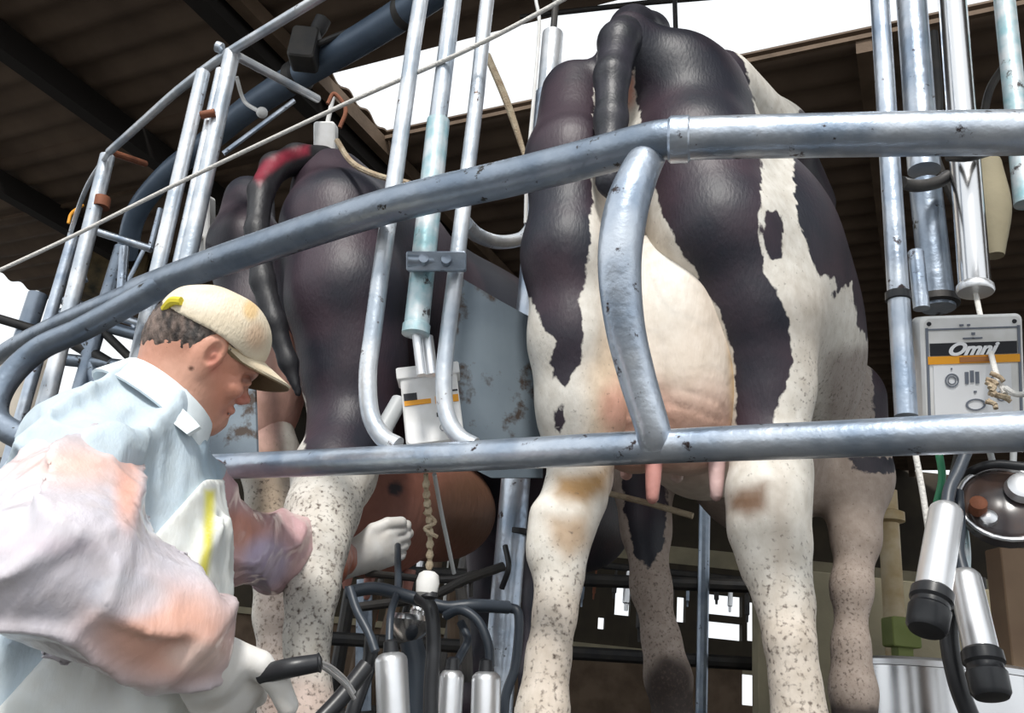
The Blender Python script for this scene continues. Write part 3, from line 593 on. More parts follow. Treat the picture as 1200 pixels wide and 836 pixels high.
m = MB(); m.tube([at(395, 165, 2.0), at(412, 190, 1.95), at(440, 205, 1.9), at(480, 215, 1.85)], .008, 8); tag(m.build('tan_hose', ROPED), 'thin tan hose sagging above the black cow towards the poles', 'hose')
m = MB(); m.tube([at(384, 182-60, 2.3), at(392, 110, 2.3), at(405, 128, 2.3), at(398, 150, 2.3)], .007, 8); tag(m.build('cable_loop', RUST), 'small brown cable loop above the white hanging box', 'cable')
m = MB(); m.tube([at(571, 65, 2.2), at(596, 125, 2.2), at(620, 200, 2.2), at(628, 240, 2.2)], [.012, .012, .006, .005], 8); tag(m.build('tan_hose', ROPED), 'thin tan hose crossing the skylight right of the centre poles', 'hose')
m = MB(); p0 = at(790, -20, 2.4); m.tube([p0, at(792, 40, 2.4)], .009, 8, False); tag(m.build('hanger_rod', DARK), 'thin dark rod hanging over the nearest cow at the top edge', 'rod')
m = MB(); m.tube([atz(610, 20, RZ-.14), atz(760, 3, RZ-.14)], .012, 8, False); m.tube([atz(760, 3, RZ-.14), atz(960, -14, RZ-.14)], .012, 8, False); tag(m.build('ceiling_conduit', DARK), 'thin dark conduit across the skylight above the nearest cow', 'pipe')

# sheet panels between the stalls
def panel(name, pts, d, label):
    e0_ = np.array([-.03, 1.62, 0]); nn = np.array([.45, -.89, 0]) if len(pts) > 5 else np.array([.12, -.99, 0]); e0_ = e0_ if len(pts) > 5 else np.array([-.8, 2.03, 0])
    PT = []
    for p in pts: d_ = ray(p[0], p[1]); q = d_*((e0_@nn)/(d_@nn)); q[2] += CAMZ; PT.append(q)
    m = MB(); m.prism(PT, d); return tag(m.build(name, SHEET, smooth=False), label, 'panel')
panel('divider_panel', [(534, 322), (585, 352), (622, 372), (634, 520), (634, 560), (575, 560), (545, 545), (528, 510), (524, 440)], (.004, .004, 0), 'galvanised sheet panel left of the nearest cow behind the bent pipes')
panel('divider_panel', [(205, 395, 2.02), (298, 440, 2.08), (302, 560, 2.08), (220, 560, 2.02)], (.004, .004, 0), 'blue grey sheet panel in front of the man\'s face')

# ================================================================ CONTROL BOXES
def text(s, size, org, ax, az, nrm, mt, name, parent, shear=0, bold=0):
    cu = bpy.data.curves.new(name, 'FONT'); cu.body = s; cu.size = size; cu.extrude = .0006; cu.offset = bold; cu.shear = shear
    ob = bpy.data.objects.new(name, cu); link(ob); dg = bpy.context.evaluated_depsgraph_get(); me = bpy.data.meshes.new_from_object(ob.evaluated_get(dg)); bpy.data.objects.remove(ob)
    X, Z, Nn = np.array(ax), np.array(az), np.array(nrm)
    for v in me.vertices: v.co = Vector(org+X*v.co.x+Z*v.co.y+Nn*v.co.z)
    me.materials.clear(); me.materials.append(mt); return attach(link(bpy.data.objects.new(name, me)), parent)
def plate(m, c, X, Z, N_, x0, x1, z0, z1, t): m.box(c+X*(x0+x1)/2+Z*(z0+z1)/2+N_*t, ((x1-x0)/2, .0008, (z1-z0)/2), (X, N_, Z)); return m
bx = thing('control_box', 'white milk meter box with large Omni lettering at the right edge', 'control box', at(1140, 480, 1.18))
Dp = (at(1079, 371, 1.17)-np.array([0, 0, CAMZ]))@cF
def atd(x, y, D): return ray(x, y)*D+np.array([0, 0, CAMZ])
tl = atd(1079, 371, Dp); tr = atd(1199, 367, Dp); X = (tr-tl)/np.linalg.norm(tr-tl); Zv = tl-atd(1081, 487, Dp); Zv -= X*(Zv@X); Zv /= np.linalg.norm(Zv); Nf = np.cross(X, Zv)*1.0
if Nf[1] > 0: Nf = -Nf
wd = np.linalg.norm(tr-tl); ht = .19; cc = tl+X*wd/2-Zv*ht/2
m = MB(); m.box(cc-Nf*.018, (wd/2, .018, ht/2), (X, -Nf, Zv), .010); m.build('housing', WPLAS, bx)
h_ = wd/2
m = MB(); plate(m, cc, X, Zv, Nf, -h_+.006, -h_+.010, -ht/2+.01, ht/2-.018, .0006); plate(m, cc, X, Zv, Nf, h_-.010, h_-.006, -ht/2+.01, ht/2-.018, .0006); plate(m, cc, X, Zv, Nf, -h_+.008, h_-.008, ht/2-.022, ht/2-.0195, .0006); m.build('bezel', GREYP, bx)
m = MB(); plate(m, cc, X, Zv, Nf, -h_+.012, h_-.012, .034, .053, .001); m.build('black_band', BLACKM, bx)
m = MB(); plate(m, cc, X, Zv, Nf, -h_+.008, h_-.008, .021, .033, .001); m.build('yellow_band', YELLOW, bx)
m = MB(); plate(m, cc, X, Zv, Nf, -.022, .032, .023, .031, .002); m.build('brown_band', BROWNP, bx)
text('Omni', .026, cc+X*(-.042)+Zv*.0345+Nf*.002, X*1.22, Zv, Nf, WHITEM, 'lettering', bx, .45, .0011)
m = MB()
for x in (-.003, .010): plate(m, cc, X, Zv, Nf, x-.012, x+.004, .058, .0605, .001)
plate(m, cc, X, Zv, Nf, -.002, .003, .064, .068, .001); plate(m, cc, X, Zv, Nf, -.020, -.014, .078, .081, .001); plate(m, cc, X, Zv, Nf, -.008, -.004, .078, .081, .001)
m.build('small_print', GREYP, bx)
for x in (-h_+.012, h_-.014):
    m = MB(); m.lathe(cc+X*x+Zv*.083, Nf, [(0, .0035), (.002, .003)], 12); m.build('screw', BLACKM, bx)
m = MB(); plate(m, cc, X, Zv, Nf, -h_+.016, h_-.022, -.075, .018, .0008); m.build('keypad', WHITEM, bx)
def ringm(mb, c, r, t=.0018, n=20, sx=1.0):
    V = []; 
    for k in range(n):
        w = 2*math.pi*k/n; e = X*math.cos(w)*sx+Zv*math.sin(w); V += [c+e*r, c+e*(r-t), c+e*r+Nf*.001, c+e*(r-t)+Nf*.001]
    Fc = []
    for k in range(n):
        a = 4*k; b = 4*((k+1) % n); Fc += [(a+2, b+2, b+3, a+3), (a, a+2, a+2, b+2)[:0] or (a, b, b+2, a+2), (a+1, a+3, b+3, b+1)]
    mb.add(V, Fc)
m = MB(); ringm(m, cc+X*(-.035)+Zv*-.004+Nf*.002, .0105); ringm(m, cc+X*(-.035)+Zv*-.004+Nf*.002, .0065, .0012)
for k, (x, z) in enumerate(((-.012, .002), (-.004, .004), (.004, .002))): plate(m, cc, X, Zv, Nf, x-.003, x+.0025, z-.012, z+.006, .002)
plate(m, cc, X, Zv, Nf, -.002, .002, -.024, -.021, .002); plate(m, cc, X, Zv, Nf, -.036, -.034, .012, .015, .002)
ringm(m, cc+X*(0)+Zv*-.042+Nf*.002, .009, .0018, 20, 1.7); ringm(m, cc+X*(.040)+Zv*-.030+Nf*.002, .008, .0014); ringm(m, cc+X*(.030)+Zv*-.006+Nf*.002, .007, .0014)
m.build('button_symbols', GREYP, bx)
m = MB()
for k in range(9): p = at(1160+random.uniform(-6, 14), 440+k*4+random.uniform(-4, 4), 1.135); q = at(1165+random.uniform(-6, 20), 447+k*4, 1.13); m.tube([p, (p+q)/2+cR*.004, q], .0035, 8)
tag(m.build('cord_knot', ROPED), 'frayed tan cord knot hanging in front of the lettered box', 'cord')
m = MB(); m.tube([at(1178, 455, 1.12), at(1190, 462, 1.11), at(1205, 462, 1.1)], .004, 8); tag(m.build('cord_tail', ROPE), 'short white cord end leading off the right edge', 'cord')

b2_ = thing('control_box', 'white box with yellow and black label tucked behind the bent pipes at centre left', 'control box', at(500, 515, 1.56))
tl = at(465, 432, 1.54); tr = at(536, 424, 1.54); X = (tr-tl)/np.linalg.norm(tr-tl); Zv = np.array([.02, .0, 1.]); Zv -= X*(Zv@X); Zv /= np.linalg.norm(Zv); Nf = np.cross(X, Zv)
if Nf[1] > 0: Nf = -Nf
wd = np.linalg.norm(tr-tl); ht = .155; cc = tl+X*wd/2-Zv*ht/2
m = MB(); m.box(cc-Nf*.025-Zv*.006, (wd/2-.004, .025, ht/2-.006), (X, -Nf, Zv), .008); m.box(cc-Nf*.024+Zv*(ht/2-.012), (wd/2+.002, .028, .012), (X, -Nf, Zv), .004); m.build('housing', WPLAS, b2_)
h_ = wd/2
for q4 in ((-h_+.008, -h_+.033, .010, .024), (.012, h_-.006, .019, .022), (.008, .02, -.028, -.020), (.024, .030, -.028, -.018)): m = MB(); plate(m, cc, X, Zv, Nf, *q4, .001); m.build('black_print', BLACKM, b2_)
m = MB(); plate(m, cc, X, Zv, Nf, -h_+.008, .0, .0, .0095, .001); plate(m, cc, X, Zv, Nf, .008, h_-.006, -.002, .012, .001); m.build('yellow_band', YELLOW, b2_)
m = MB(); plate(m, cc, X, Zv, Nf, .010, .018, .0, .008, .002); m.build('red_mark', REDM, b2_)
m = MB(); ringm(m, cc+X*.018-Zv*.05+Nf*.001, .007, .001); m.build('small_symbol', GREYP, b2_)
m = MB(); m.tube([at(447, 507, 1.53), at(468, 470, 1.56)], .016, 14, False); m.lathe(at(445, 510, 1.53), at(468, 470, 1.56)-at(447, 507, 1.53), [(0, .012), (.004, .019), (.016, .019), (.018, .015)]); m.build('elbow_arm', GPLAS, b2_)

# ================================================================ MILKING CLUSTERS
def cup(p0, p1, r, parent, rub=True):
    p0 = np.array(p0); p1 = np.array(p1); d = p1-p0; L = np.linalg.norm(d); d = d/L
    t = thing_part = None
    m = MB(); m.lathe(p0, d, [(0, r*.35), (.004, r*.75), (.010, r*.95), (.016, r), (L-.002, r), (L, r*.9)], 28); sh = m.build('shell', STEELW, parent)
    if rub:
        m = MB(); m.lathe(p1-d*.012, d, [(0, r*1.02), (.004, r*1.18), (.018, r*1.2), (.022, r*1.05), (.028, r*1.05), (.032, r*1.17), (.058, r*1.12), (.064, r*.95), (.066, r*.5)], 28); m.build('rubber_sleeve', RUBBER, parent)
    return sh
cups = [((1110, 592, 1.22), (1092, 700, 1.18), .0235, 'steel teat cup with black rubber mouth hanging right, nearer and higher one'),
        ((1128, 668, 1.24), (1152, 772, 1.20), .0225, 'steel teat cup with black rubber mouth at lower right, lower of the two')]
for a, b, r, lb in cups:
    t = thing('teat_cup', lb, 'teat cup', at(*b)); cup(at(*a), at(*b), r, t)
    m = MB(); pa = at(*a); d = (at(*b)-pa); d /= np.linalg.norm(d); m.tube([pa+d*.004, pa-d*.03, pa-d*.07+cR*.01, pa-d*.13+cR*.02], .009, 12); m.build('air_tube', HOSE, t)
cl = thing('milk_claw', 'round dark milk claw with steel bowl at the right edge', 'milk claw', at(1170, 600, 1.28))
ccn = at(1178, 592, 1.26); ax_ = np.array([-.35, -.85, .35]); ax_ /= np.linalg.norm(ax_)
m = MB(); m.lathe(ccn-ax_*.03, ax_, [(0, .05), (.008, .062), (.03, .064), (.036, .058), (.04, .05)], 32); m.build('bowl', mat('smoked_plastic', (.05, .045, .05), .18, noise=(.12, .07, .05), nscale=14), cl)
t_, ra_, rb_ = frame_of(ax_); m = MB(); m.tube([ccn+ax_*.006+.064*(math.cos(2*math.pi*k/32)*ra_+math.sin(2*math.pi*k/32)*rb_) for k in range(33)], .0035, 8, False); m.build('rim', STEELW, cl)
m = MB(); m.lathe(ccn+ax_*.010+cR*.026+cU*.018, ax_, [(0, .026), (.012, .022), (.016, .012)], 24); m.build('steel_cover', STEELW, cl)
for a in range(4):
    w = math.radians(200+a*32); q = ccn+ax_*.015+.046*(math.cos(w)*cR+math.sin(w)*cU); m = MB(); m.lathe(q, ax_, [(0, .013), (.02, .012), (.024, .006)], 14); m.build('nipple', STEELW if a % 2 else RUST, cl)
for lb, pts, r, mt in (('black hose arching over the milk claw at the right edge', [(1130, 640, 1.3), (1118, 590, 1.32), (1130, 560, 1.3), (1160, 545, 1.26), (1210, 548, 1.24)], .007, RUBBER),
                       ('dark hose hanging from the lower bar beside the steel cup', [(1125, 530, 1.3), (1118, 560, 1.28), (1108, 600, 1.25)], .008, RUBBER),
                       ('green cable dangling under the lower bar at right', [(1100, 530, 1.35), (1104, 560, 1.34), (1098, 590, 1.34)], .006, GREENM),
                       ('thin white cord hanging straight beside the steel teat cup', [(1072, 528, 1.25), (1080, 570, 1.25), (1088, 622, 1.25)], .0045, ROPE),
                       ('black hose dropping between the two steel cups', [(1120, 690, 1.27), (1112, 740, 1.27), (1122, 800, 1.27), (1145, 860, 1.27)], .013, RUBBER),
                       ('teal tube behind the two steel cups', [(1128, 610, 1.3), (1132, 650, 1.3), (1130, 690, 1.3)], .007, BLUEP),
                       ('pale hose loop under the lower bar near the right edge', [(1160, 530, 1.3), (1168, 552, 1.3), (1185, 548, 1.3), (1188, 528, 1.3)], .005, GPLAS)):
    m = MB(); m.tube([at(*p) for p in pts], r, 12); tag(m.build('milk_hose' if mt is not ROPE else 'cord', mt), lb, 'hose' if mt is not ROPE else 'cord')

# centre cluster, hanging in front of the thick post
YC = 1.62
cl = [((458, 764, 1.56), (462, 860, 1.56), .028, 'white steel teat cup standing lower centre, left one of three'),
      ((530, 784, 1.60), (524, 880, 1.60), .0215, 'steel teat cup lower centre, middle one of three'),
      ((570, 786, 1.58), (568, 880, 1.58), .0255, 'steel teat cup lower centre, right one of three beside the thick post')]
for a, b, r, lb in cl:
    t = thing('teat_cup', lb, 'teat cup', at(*b)); cup(at(*a), at(*b), r, t)
    m = MB(); pa = at(*a); d = (at(*b)-pa); d /= np.linalg.norm(d); m.lathe(pa-d*.02, d, [(0, .006), (.004, .012), (.022, .014)], 14); m.build('collar', RUBBER, t)
HS = [('dark hose looping down left into the left cup', [(410, 690, 1.60), (418, 715, 1.58), (432, 742, 1.56), (440, 764, 1.55)], .008, HOSE),
      ('upper dark hose bundle running right from the gloved hand', [(405, 695, 1.66), (440, 690, 1.66), (480, 700, 1.64), (520, 712, 1.63), (555, 710, 1.63), (596, 712, 1.66)], .012, HOSE),
      ('hose rising from the left cup up to the gloved hand', [(456, 758, 1.57), (458, 720, 1.60), (466, 690, 1.66), (466, 655, 1.80), (466, 640, 1.9)], .007, HOSE),
      ('thick black hose hanging straight down in the cluster centre', [(492, 700, 1.60), (505, 715, 1.57), (508, 760, 1.56), (505, 810, 1.56), (505, 880, 1.56)], .013, RUBBER),
      ('dark hose arching over into the right cup', [(522, 722, 1.62), (540, 715, 1.60), (560, 728, 1.59), (572, 755, 1.58), (574, 782, 1.58)], .0085, HOSE),
      ('dark hose entering the middle cup', [(540, 730, 1.66), (548, 750, 1.64), (540, 768, 1.62), (531, 784, 1.6)], .008, HOSE),
      ('black hose curving down beside the left cup to the bottom edge', [(436, 745, 1.62), (432, 780, 1.62), (415, 830, 1.6), (400, 880, 1.6)], .013, RUBBER),
      ('broad black hose bottom centre between left and middle cups', [(482, 752, 1.68), (488, 790, 1.68), (486, 880, 1.68)], .022, HOSE),
      ('black hose sweeping along the bottom edge right of the wand', [(430, 780, 1.5), (400, 818, 1.48), (370, 850, 1.46)], .014, RUBBER),
      ('hose bending around the thick post down to the bottom', [(596, 712, 1.84), (608, 722, 1.83), (604, 780, 1.83), (592, 820, 1.83), (590, 880, 1.83)], .010, HOSE),
      ('thin black hose hooked on the thick post above the arch', [(588, 690, 1.86), (596, 665, 1.84), (592, 640, 1.86)], .006, RUBBER)]
for lb, pts, r, mt in HS:
    m = MB(); m.tube([at(*p) for p in pts], r, 12); tag(m.build('milk_hose', mt), lb, 'hose')
m = MB(); q = at(480, 738, 1.72); m.lathe(q+np.array([0, 0, .03]), (0, 0, -1), [(0, .01), (.004, .045), (.014, .048), (.03, .04), (.05, .022), (.055, .01)], 28); m.sphere(at(490, 717, 1.72), .016)
tag(m.build('claw_bowl', CHROME), 'polished steel claw bowl behind the hoses of the centre cluster', 'milk claw')
wt = thing('cord_hook', 'white plastic cord weight hanging on a chain from the lower bar', 'weight', at(502, 695, 1.50))
m = MB(); m.lathe(at(503, 670, 1.50), (0, 0, -1), [(0, .010), (.005, .017), (.018, .020), (.036, .018), (.042, .010)], 20); m.build('weight', WPLAS, wt)
m = MB(); m.lathe(at(504, 694, 1.497), (0, 0, -1), [(0, .013), (.008, .015), (.012, .008)], 14); m.build('clip', RUBBER, wt)
m = MB(); pts = [at(499, 556, 1.42), at(500, 585, 1.45), at(503, 606, 1.47), at(504, 640, 1.49), at(503, 668, 1.50)]
m.tube(pts, .0042, 10)
for f in np.linspace(.1, .95, 9):
    i = f*(len(pts)-1); k = int(i); p = pts[k]*(1-(i-k))+pts[min(k+1, 4)]*(i-k); m.sphere(p, (.007, .007, .009), 8)
m.tube([at(497, 600, 1.47), at(510, 612, 1.47), at(498, 620, 1.47), at(513, 630, 1.47)], .0035, 8); m.build('chain', ROPED, wt)
m = MB(); m.tube([at(509, 556, 1.42), at(517, 600, 1.5), at(532, 672, 1.6)], .004, 8); tag(m.build('cord', GPLAS), 'grey cord slanting from the lower bar to the hose bundle', 'cord')
# rack arms behind the cluster
m = MB(); m.tube([at(420, 712, 1.9), at(500, 700, 1.85), at(545, 680, 1.85), at(590, 664, 1.88)], .010, 10); m.tube([at(430, 672, 2.0), at(520, 680, 1.9), at(560, 672, 1.88)], .008, 10); m.tube([at(552, 700, 1.86), at(552, 672, 1.86)], .005, 8)
m.tube([at(540, 690, 1.75), at(545, 740, 1.75), at(548, 800, 1.75)], .012, 10)
tag(m.build('cluster_bracket', DARK), 'dark bracket arms behind the centre milking cluster', 'bracket')

# hand-held wand
wv = thing('spray_wand', 'black handled wand with silver wires held low by the man', 'wand', at(345, 782, 1.18))
m = MB(); m.tube([at(304, 792, 1.19), at(322, 787, 1.185), at(345, 782, 1.18), at(374, 777, 1.19)], [.011, .0125, .0125, .0115], 16); m.lathe(at(372, 777.5, 1.19), at(380, 776, 1.19)-at(372, 777.5, 1.19), [(0, .0115), (.003, .013), (.006, .006)]); m.build('handle', RUBBER, wv)
m = MB()
for dy in (0, 7): m.tube([at(374, 776+dy*.5, 1.19), at(388, 782+dy, 1.22), at(404, 796+dy, 1.25), at(415, 812+dy, 1.27)], .003, 8)
m.build('wire', STEELW, wv)

# ================================================================ BACKGROUND BEYOND THE COWS
def seg(name, a, b, r, mt, label, cat='rail', group=None, n=10):
    m = MB(); m.tube([a, b], r, n, False); return tag(m.build(name, mt), label, cat, group)
def band(name, x0, y0, x1, y1, x2, y2, x3, y3, Y, t, mt, label, cat):
    m = MB(); m.prism([at(x0, y0, Y), at(x1, y1, Y), at(x2, y2, Y), at(x3, y3, Y)], (0, t, 0)); return m.build(name, mt, smooth=False)
# far wall: low masonry, open strip, upper cladding
YW = 10.4
def wz(x, y): return at(x, y, YW)
zb = wz(850, 775)[2]; z1 = wz(850, 668)[2]; z2 = wz(850, 648)[2]; ZG = 0.
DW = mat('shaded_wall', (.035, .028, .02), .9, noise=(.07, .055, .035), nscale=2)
def wl(name, xa, xb, za, zb_, mt, t=.06, dy=0): m = MB(); m.box(((xa+xb)/2, YW+dy, (za+zb_)/2), ((xb-xa)/2, t, (zb_-za)/2)); return struct(m.build(name, mt, smooth=False))
XL, XR = -4.4, 9.0
# low wall with a bright gap, cream ledge, then a band pierced by openings, then cladding
gx0, gx1 = wz(868, 800)[0], wz(905, 800)[0]; gz0, gz1 = wz(885, 828)[2], wz(885, 792)[2]
wl('wall_back', XL, gx0, 0, zb, WOODB); wl('wall_back_2', gx1, XR, 0, zb, WOODB); wl('wall_back_3', gx0, gx1, 0, gz0, WOODB); wl('wall_back_4', gx0, gx1, gz1, zb, CREAM)
wl('trim_9', XL, XR, zb-.04, zb+.03, CREAM, .05, -.1)
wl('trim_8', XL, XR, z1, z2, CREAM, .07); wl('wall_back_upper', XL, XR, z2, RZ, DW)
op = [(662, 686, 672, 712), (720, 686, 738, 722), (792, 700, 802, 730), (828, 698, 868, 722), (832, 730, 864, 750), (874, 706, 886, 752), (938, 700, 952, 758), (700, 724, 708, 738)]
op = sorted([(wz(a, (b+d)/2)[0], wz(c, (b+d)/2)[0], wz((a+c)/2, d)[2], wz((a+c)/2, b)[2]) for a, b, c, d in op])
xs = XL; k = 5
cols = []
for o_ in op:
    if cols and o_[0] < cols[-1][1]: cols[-1][1] = max(cols[-1][1], o_[1]); cols[-1][2].append(o_)
    else: cols.append([o_[0], o_[1], [o_]])
for xa, xb, lst in cols:
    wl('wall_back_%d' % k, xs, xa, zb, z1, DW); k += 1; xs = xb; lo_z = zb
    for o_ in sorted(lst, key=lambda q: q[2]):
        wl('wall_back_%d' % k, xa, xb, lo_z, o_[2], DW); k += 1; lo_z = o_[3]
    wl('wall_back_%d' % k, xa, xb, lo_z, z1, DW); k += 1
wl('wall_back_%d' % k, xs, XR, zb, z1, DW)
# inner rails round the middle of the parlour
def hz(x0, y0, x1, y1, Y, r, label, mt=DARK): return seg('inner_rail', at(x0, y0, Y), at(x1, y1, Y), r, mt, label)
hz(380, 668, 1240, 702, 4.6, .035, 'upper dark rail seen between the cows\' legs')
hz(380, 748, 1010, 786, 4.6, .035, 'lower dark rail seen between the cows\' legs')
p = at(825, 640, 4.55); seg('inner_post', np.array([p[0], p[1], PZ]), np.array([p[0], p[1], p[2]+.8]), .03, GALVD, 'grey upright post seen between the hind legs of the nearest cow', 'post')
for k, (x, y, w) in enumerate(((655, 790, 0), (1150, 700, 0))):
    p = at(x, y, 4.55); seg('inner_post', np.array([p[0], p[1], PZ]), np.array([p[0], p[1], p[2]+.1]), .03, DARK, ('dark short post left under the nearest cow', 'dark short post at right behind the teat cups')[k], 'post')
# clutter of hanging equipment in front of the openings, hung from a far rail
YK = 7.2; zk = at(850, 678, YK)[2]
fr2 = thing('equipment_rail', 'far rail carrying hanging equipment, seen small between the cows\' legs', 'rail', (1.2, YK, PZ))
m = MB(); m.tube([(-2.2, YK, zk), (4.6, YK, zk)], .03, 10, False); m.build('rail_pipe', DARK, fr2)
for x in (-2.2, 4.6): m = MB(); m.tube([(x, YK, PZ), (x, YK, zk)], .04, 10, False); m.build('post', DARK, fr2)
for k in range(44):
    x = -1.6+k*.125+random.uniform(-.03, .03); zl = random.uniform(.15, .62); r = random.choice((.014, .02, .032)); a = np.array([x, YK, zk-.02]); d = (random.uniform(-.05, .05), 0, -1)
    m = MB(); m.lathe(a, d, [(0, r*.5), (.02, r*.5), (zl*.3, r*.5), (zl*.32, r), (zl*.8, r), (zl*.83, r*.6), (zl, r*.5)], 10)
    tag(m.build('hanging_equipment', (DARK, STEELW, DARK, WPLAS, DARK, GALVD, RUST)[k % 7]), 'small hanging equipment piece in the dim band far behind the cows', 'equipment', 'equipment on the far rail')
for k in range(14):
    x = 395+k*15+random.uniform(-4, 4); Yk = random.uniform(4.8, 6); a = at(x, 640+random.uniform(0, 60), Yk); b = np.array([a[0]+random.uniform(-.12, .12), a[1], PZ])
    seg('background_pipe', a, b, random.choice((.02, .03, .045)), random.choice((DARK, GALVD, DARK, WOODB)), 'blurred upright pipe behind the centre milking cluster', 'pipe', 'pipes behind the centre cluster')
# steel drum and machines at lower right
dm = thing('steel_drum', 'round stainless drum at the bottom right behind the teat cups', 'drum', (*at(1104, 778, 3.1)[:2], PZ))
q = at(1104, 778, 3.1); m = MB(); m.lathe((q[0], q[1], PZ), (0, 0, 1), [(0, .265), (q[2]-PZ-.03, .265)], 40); m.build('barrel', CHROME, dm)
m = MB(); m.lathe((q[0], q[1], q[2]-.03), (0, 0, 1), [(0, .265), (.002, .275), (.02, .275), (.03, .26), (.034, .05)], 40); m.build('lid', STEELW, dm)
m = MB(); q = at(1056, 742, 3.4); m.box(q, (.055, .05, .055), None, .01); m.box((q[0], q[1], (PZ+q[2])/2-.02), (.03, .03, (q[2]-PZ)/2-.03), None, .005); tag(m.build('green_box', OLIVE), 'small olive green box above the steel drum', 'box')
m = MB(); q = at(1043, 640, 3.8); m.tube([(q[0], q[1], PZ), q+np.array([0, 0, .25])], .045, 14, False); m.lathe(q+np.array([0, 0, .1]), (0, 0, 1), [(0, .045), (.01, .07), (.05, .07), (.06, .045)]); tag(m.build('tan_column', mat('tan_paint', (.42, .30, .14), .6, noise=(.6, .5, .34), nscale=9)), 'tan machine column behind the right front leg of the nearest cow', 'column')
m = MB(); q = at(1100, 740, 4.0); m.box((q[0], q[1]+.3, (PZ+q[2]+.25)/2), (.75, .05, (q[2]+.25-PZ)/2), None, .01); tag(m.build('cream_cabinet', CREAM), 'cream cabinet low behind the drum at right', 'cabinet')
m = MB(); q = at(1185, 730, 3.0); m.box((q[0]+.1, q[1], (PZ+q[2]+.25)/2), (.14, .05, (q[2]+.25-PZ)/2), None, .01); tag(m.build('brown_cabinet', mat('brown_paint', (.20, .12, .07), .6, noise=(.26, .17, .10), nscale=5)), 'brown panel at the right edge under the milk claw', 'cabinet')
# small ducts under the nearest cow
m = MB(); m.tube([at(700, 575, 2.2), at(760, 590, 2.15), at(812, 605, 2.1)], .008, 8, False); tag(m.build('feed_bar', ROPED), 'thin tan rod crossing under the udder of the nearest cow', 'rod')
# far left outdoors: truss bars and rails in front of the bright sky
bf = thing('background_frame', 'distant pipe framework against the bright sky at far left', 'pipe frame', (*at(130, 420, 3.8)[:2], PZ))
for x0, y0, x1, y1, Y, r, mt in ((75, 352, 185, 386, 3.8, .022, GALV), (70, 368, 195, 402, 3.8, .030, GALVD), (60, 420, 230, 438, 3.8, .03, GALVD), (75, 395, 150, 440, 3.8, .03, DARK), (120, 388, 165, 432, 3.8, .02, DARK), (98, 395, 112, 450, 3.8, .03, GALVD),
                                 (140, 345, 158, 385, 3.8, .012, GALV), (115, 272, 178, 292, 3.2, .016, GALV), (-40, 362, 60, 392, 3.8, .022, DARK), (146, 290, 142, 345, 3.3, .02, GALV), (176, 292, 188, 245, 3.2, .012, GALV), (92, 300, 100, 330, 3.4, .012, GALV), (150, 335, 200, 350, 3.5, .02, GALVD), (170, 290, 150, 330, 3.5, .01, GALV)):
    m = MB(); m.tube([at(x0, y0, Y), at(x1, y1, Y)], r, 12, False); m.build('bar', mt, bf)
for x, y, Y, r, mt in ((143, 290, 3.8, .035, GALVD), (45, 345, 3.85, .045, GALVD), (172, 396, 3.8, .03, GALV)):
    p = at(x, y, Y); m = MB(); m.tube([p, (p[0], p[1], PZ if math.hypot(p[0]-PC[0], p[1]-PC[1]) < PR+.1 else 0)], r, 12, False); m.build('upright', mt, bf)
m = MB(); m.tube([at(80, 262, 3.0), at(84, 250, 3.0), at(98, 240, 3.0)], .006, 8); tag(m.build('cable_tie', YELLOW), 'small yellow cable at the top of the far left pole', 'cable')
# hedge / far dark machinery on the left behind the poles
m = MB(); a = at(92, 300, 6.5); b = at(178, 352, 6.5)
m.box((a+b)/2, (.30, .2, .22), None, .08); tag(m.build('dark_machine', mat('mottled_dark', (.03, .03, .02), .8, noise=(.22, .16, .08), nscale=6, bump=.5)), 'dark mottled machine hanging far behind the left poles', 'machine')
m = MB(); m.box(at(15, 478, 3.2), (.10, .05, .22), None, .04); tag(m.build('cream_board', mat('cream_board', (.5, .45, .38), .7, noise=(.36, .32, .27), nscale=6)), 'pale board at the left edge inside the curved rail end', 'board')

# ================================================================ THE MAN
MAN = thing('person', 'man in a cream cap, pale shirt and plastic sleeves reaching under the rail to milk', 'person', (-.62, 1.25, 0))
O = at(247, 415, 1.36)
K = (at(347, 415, 1.36)-O); sc = 100/np.linalg.norm(K)*1.0    # picture units per metre at the head
mpx = np.linalg.norm(cF@(O-np.array([0, 0, CAMZ])))/F
vd = ray(247, 415); vd /= np.linalg.norm(vd); hr = cR-vd*(cR@vd); hr /= np.linalg.norm(hr); hu = np.cross(hr, vd)
fv = .82*hr-.57*hu; uu = .57*hr+.82*hu; sv = -vd              # face forward, crown up, towards the near side
def H(f, u, s=0): return O+fv*f+uu*u+sv*s
HM = np.array([fv, uu, sv])
HF = mpx
def hp(px, py, s=0):                                           # head landmark by profile position
    dx, dy = px-247, py-415; return H((.82*dx+.57*dy)*mpx, (.57*dx-.82*dy)*mpx, s)
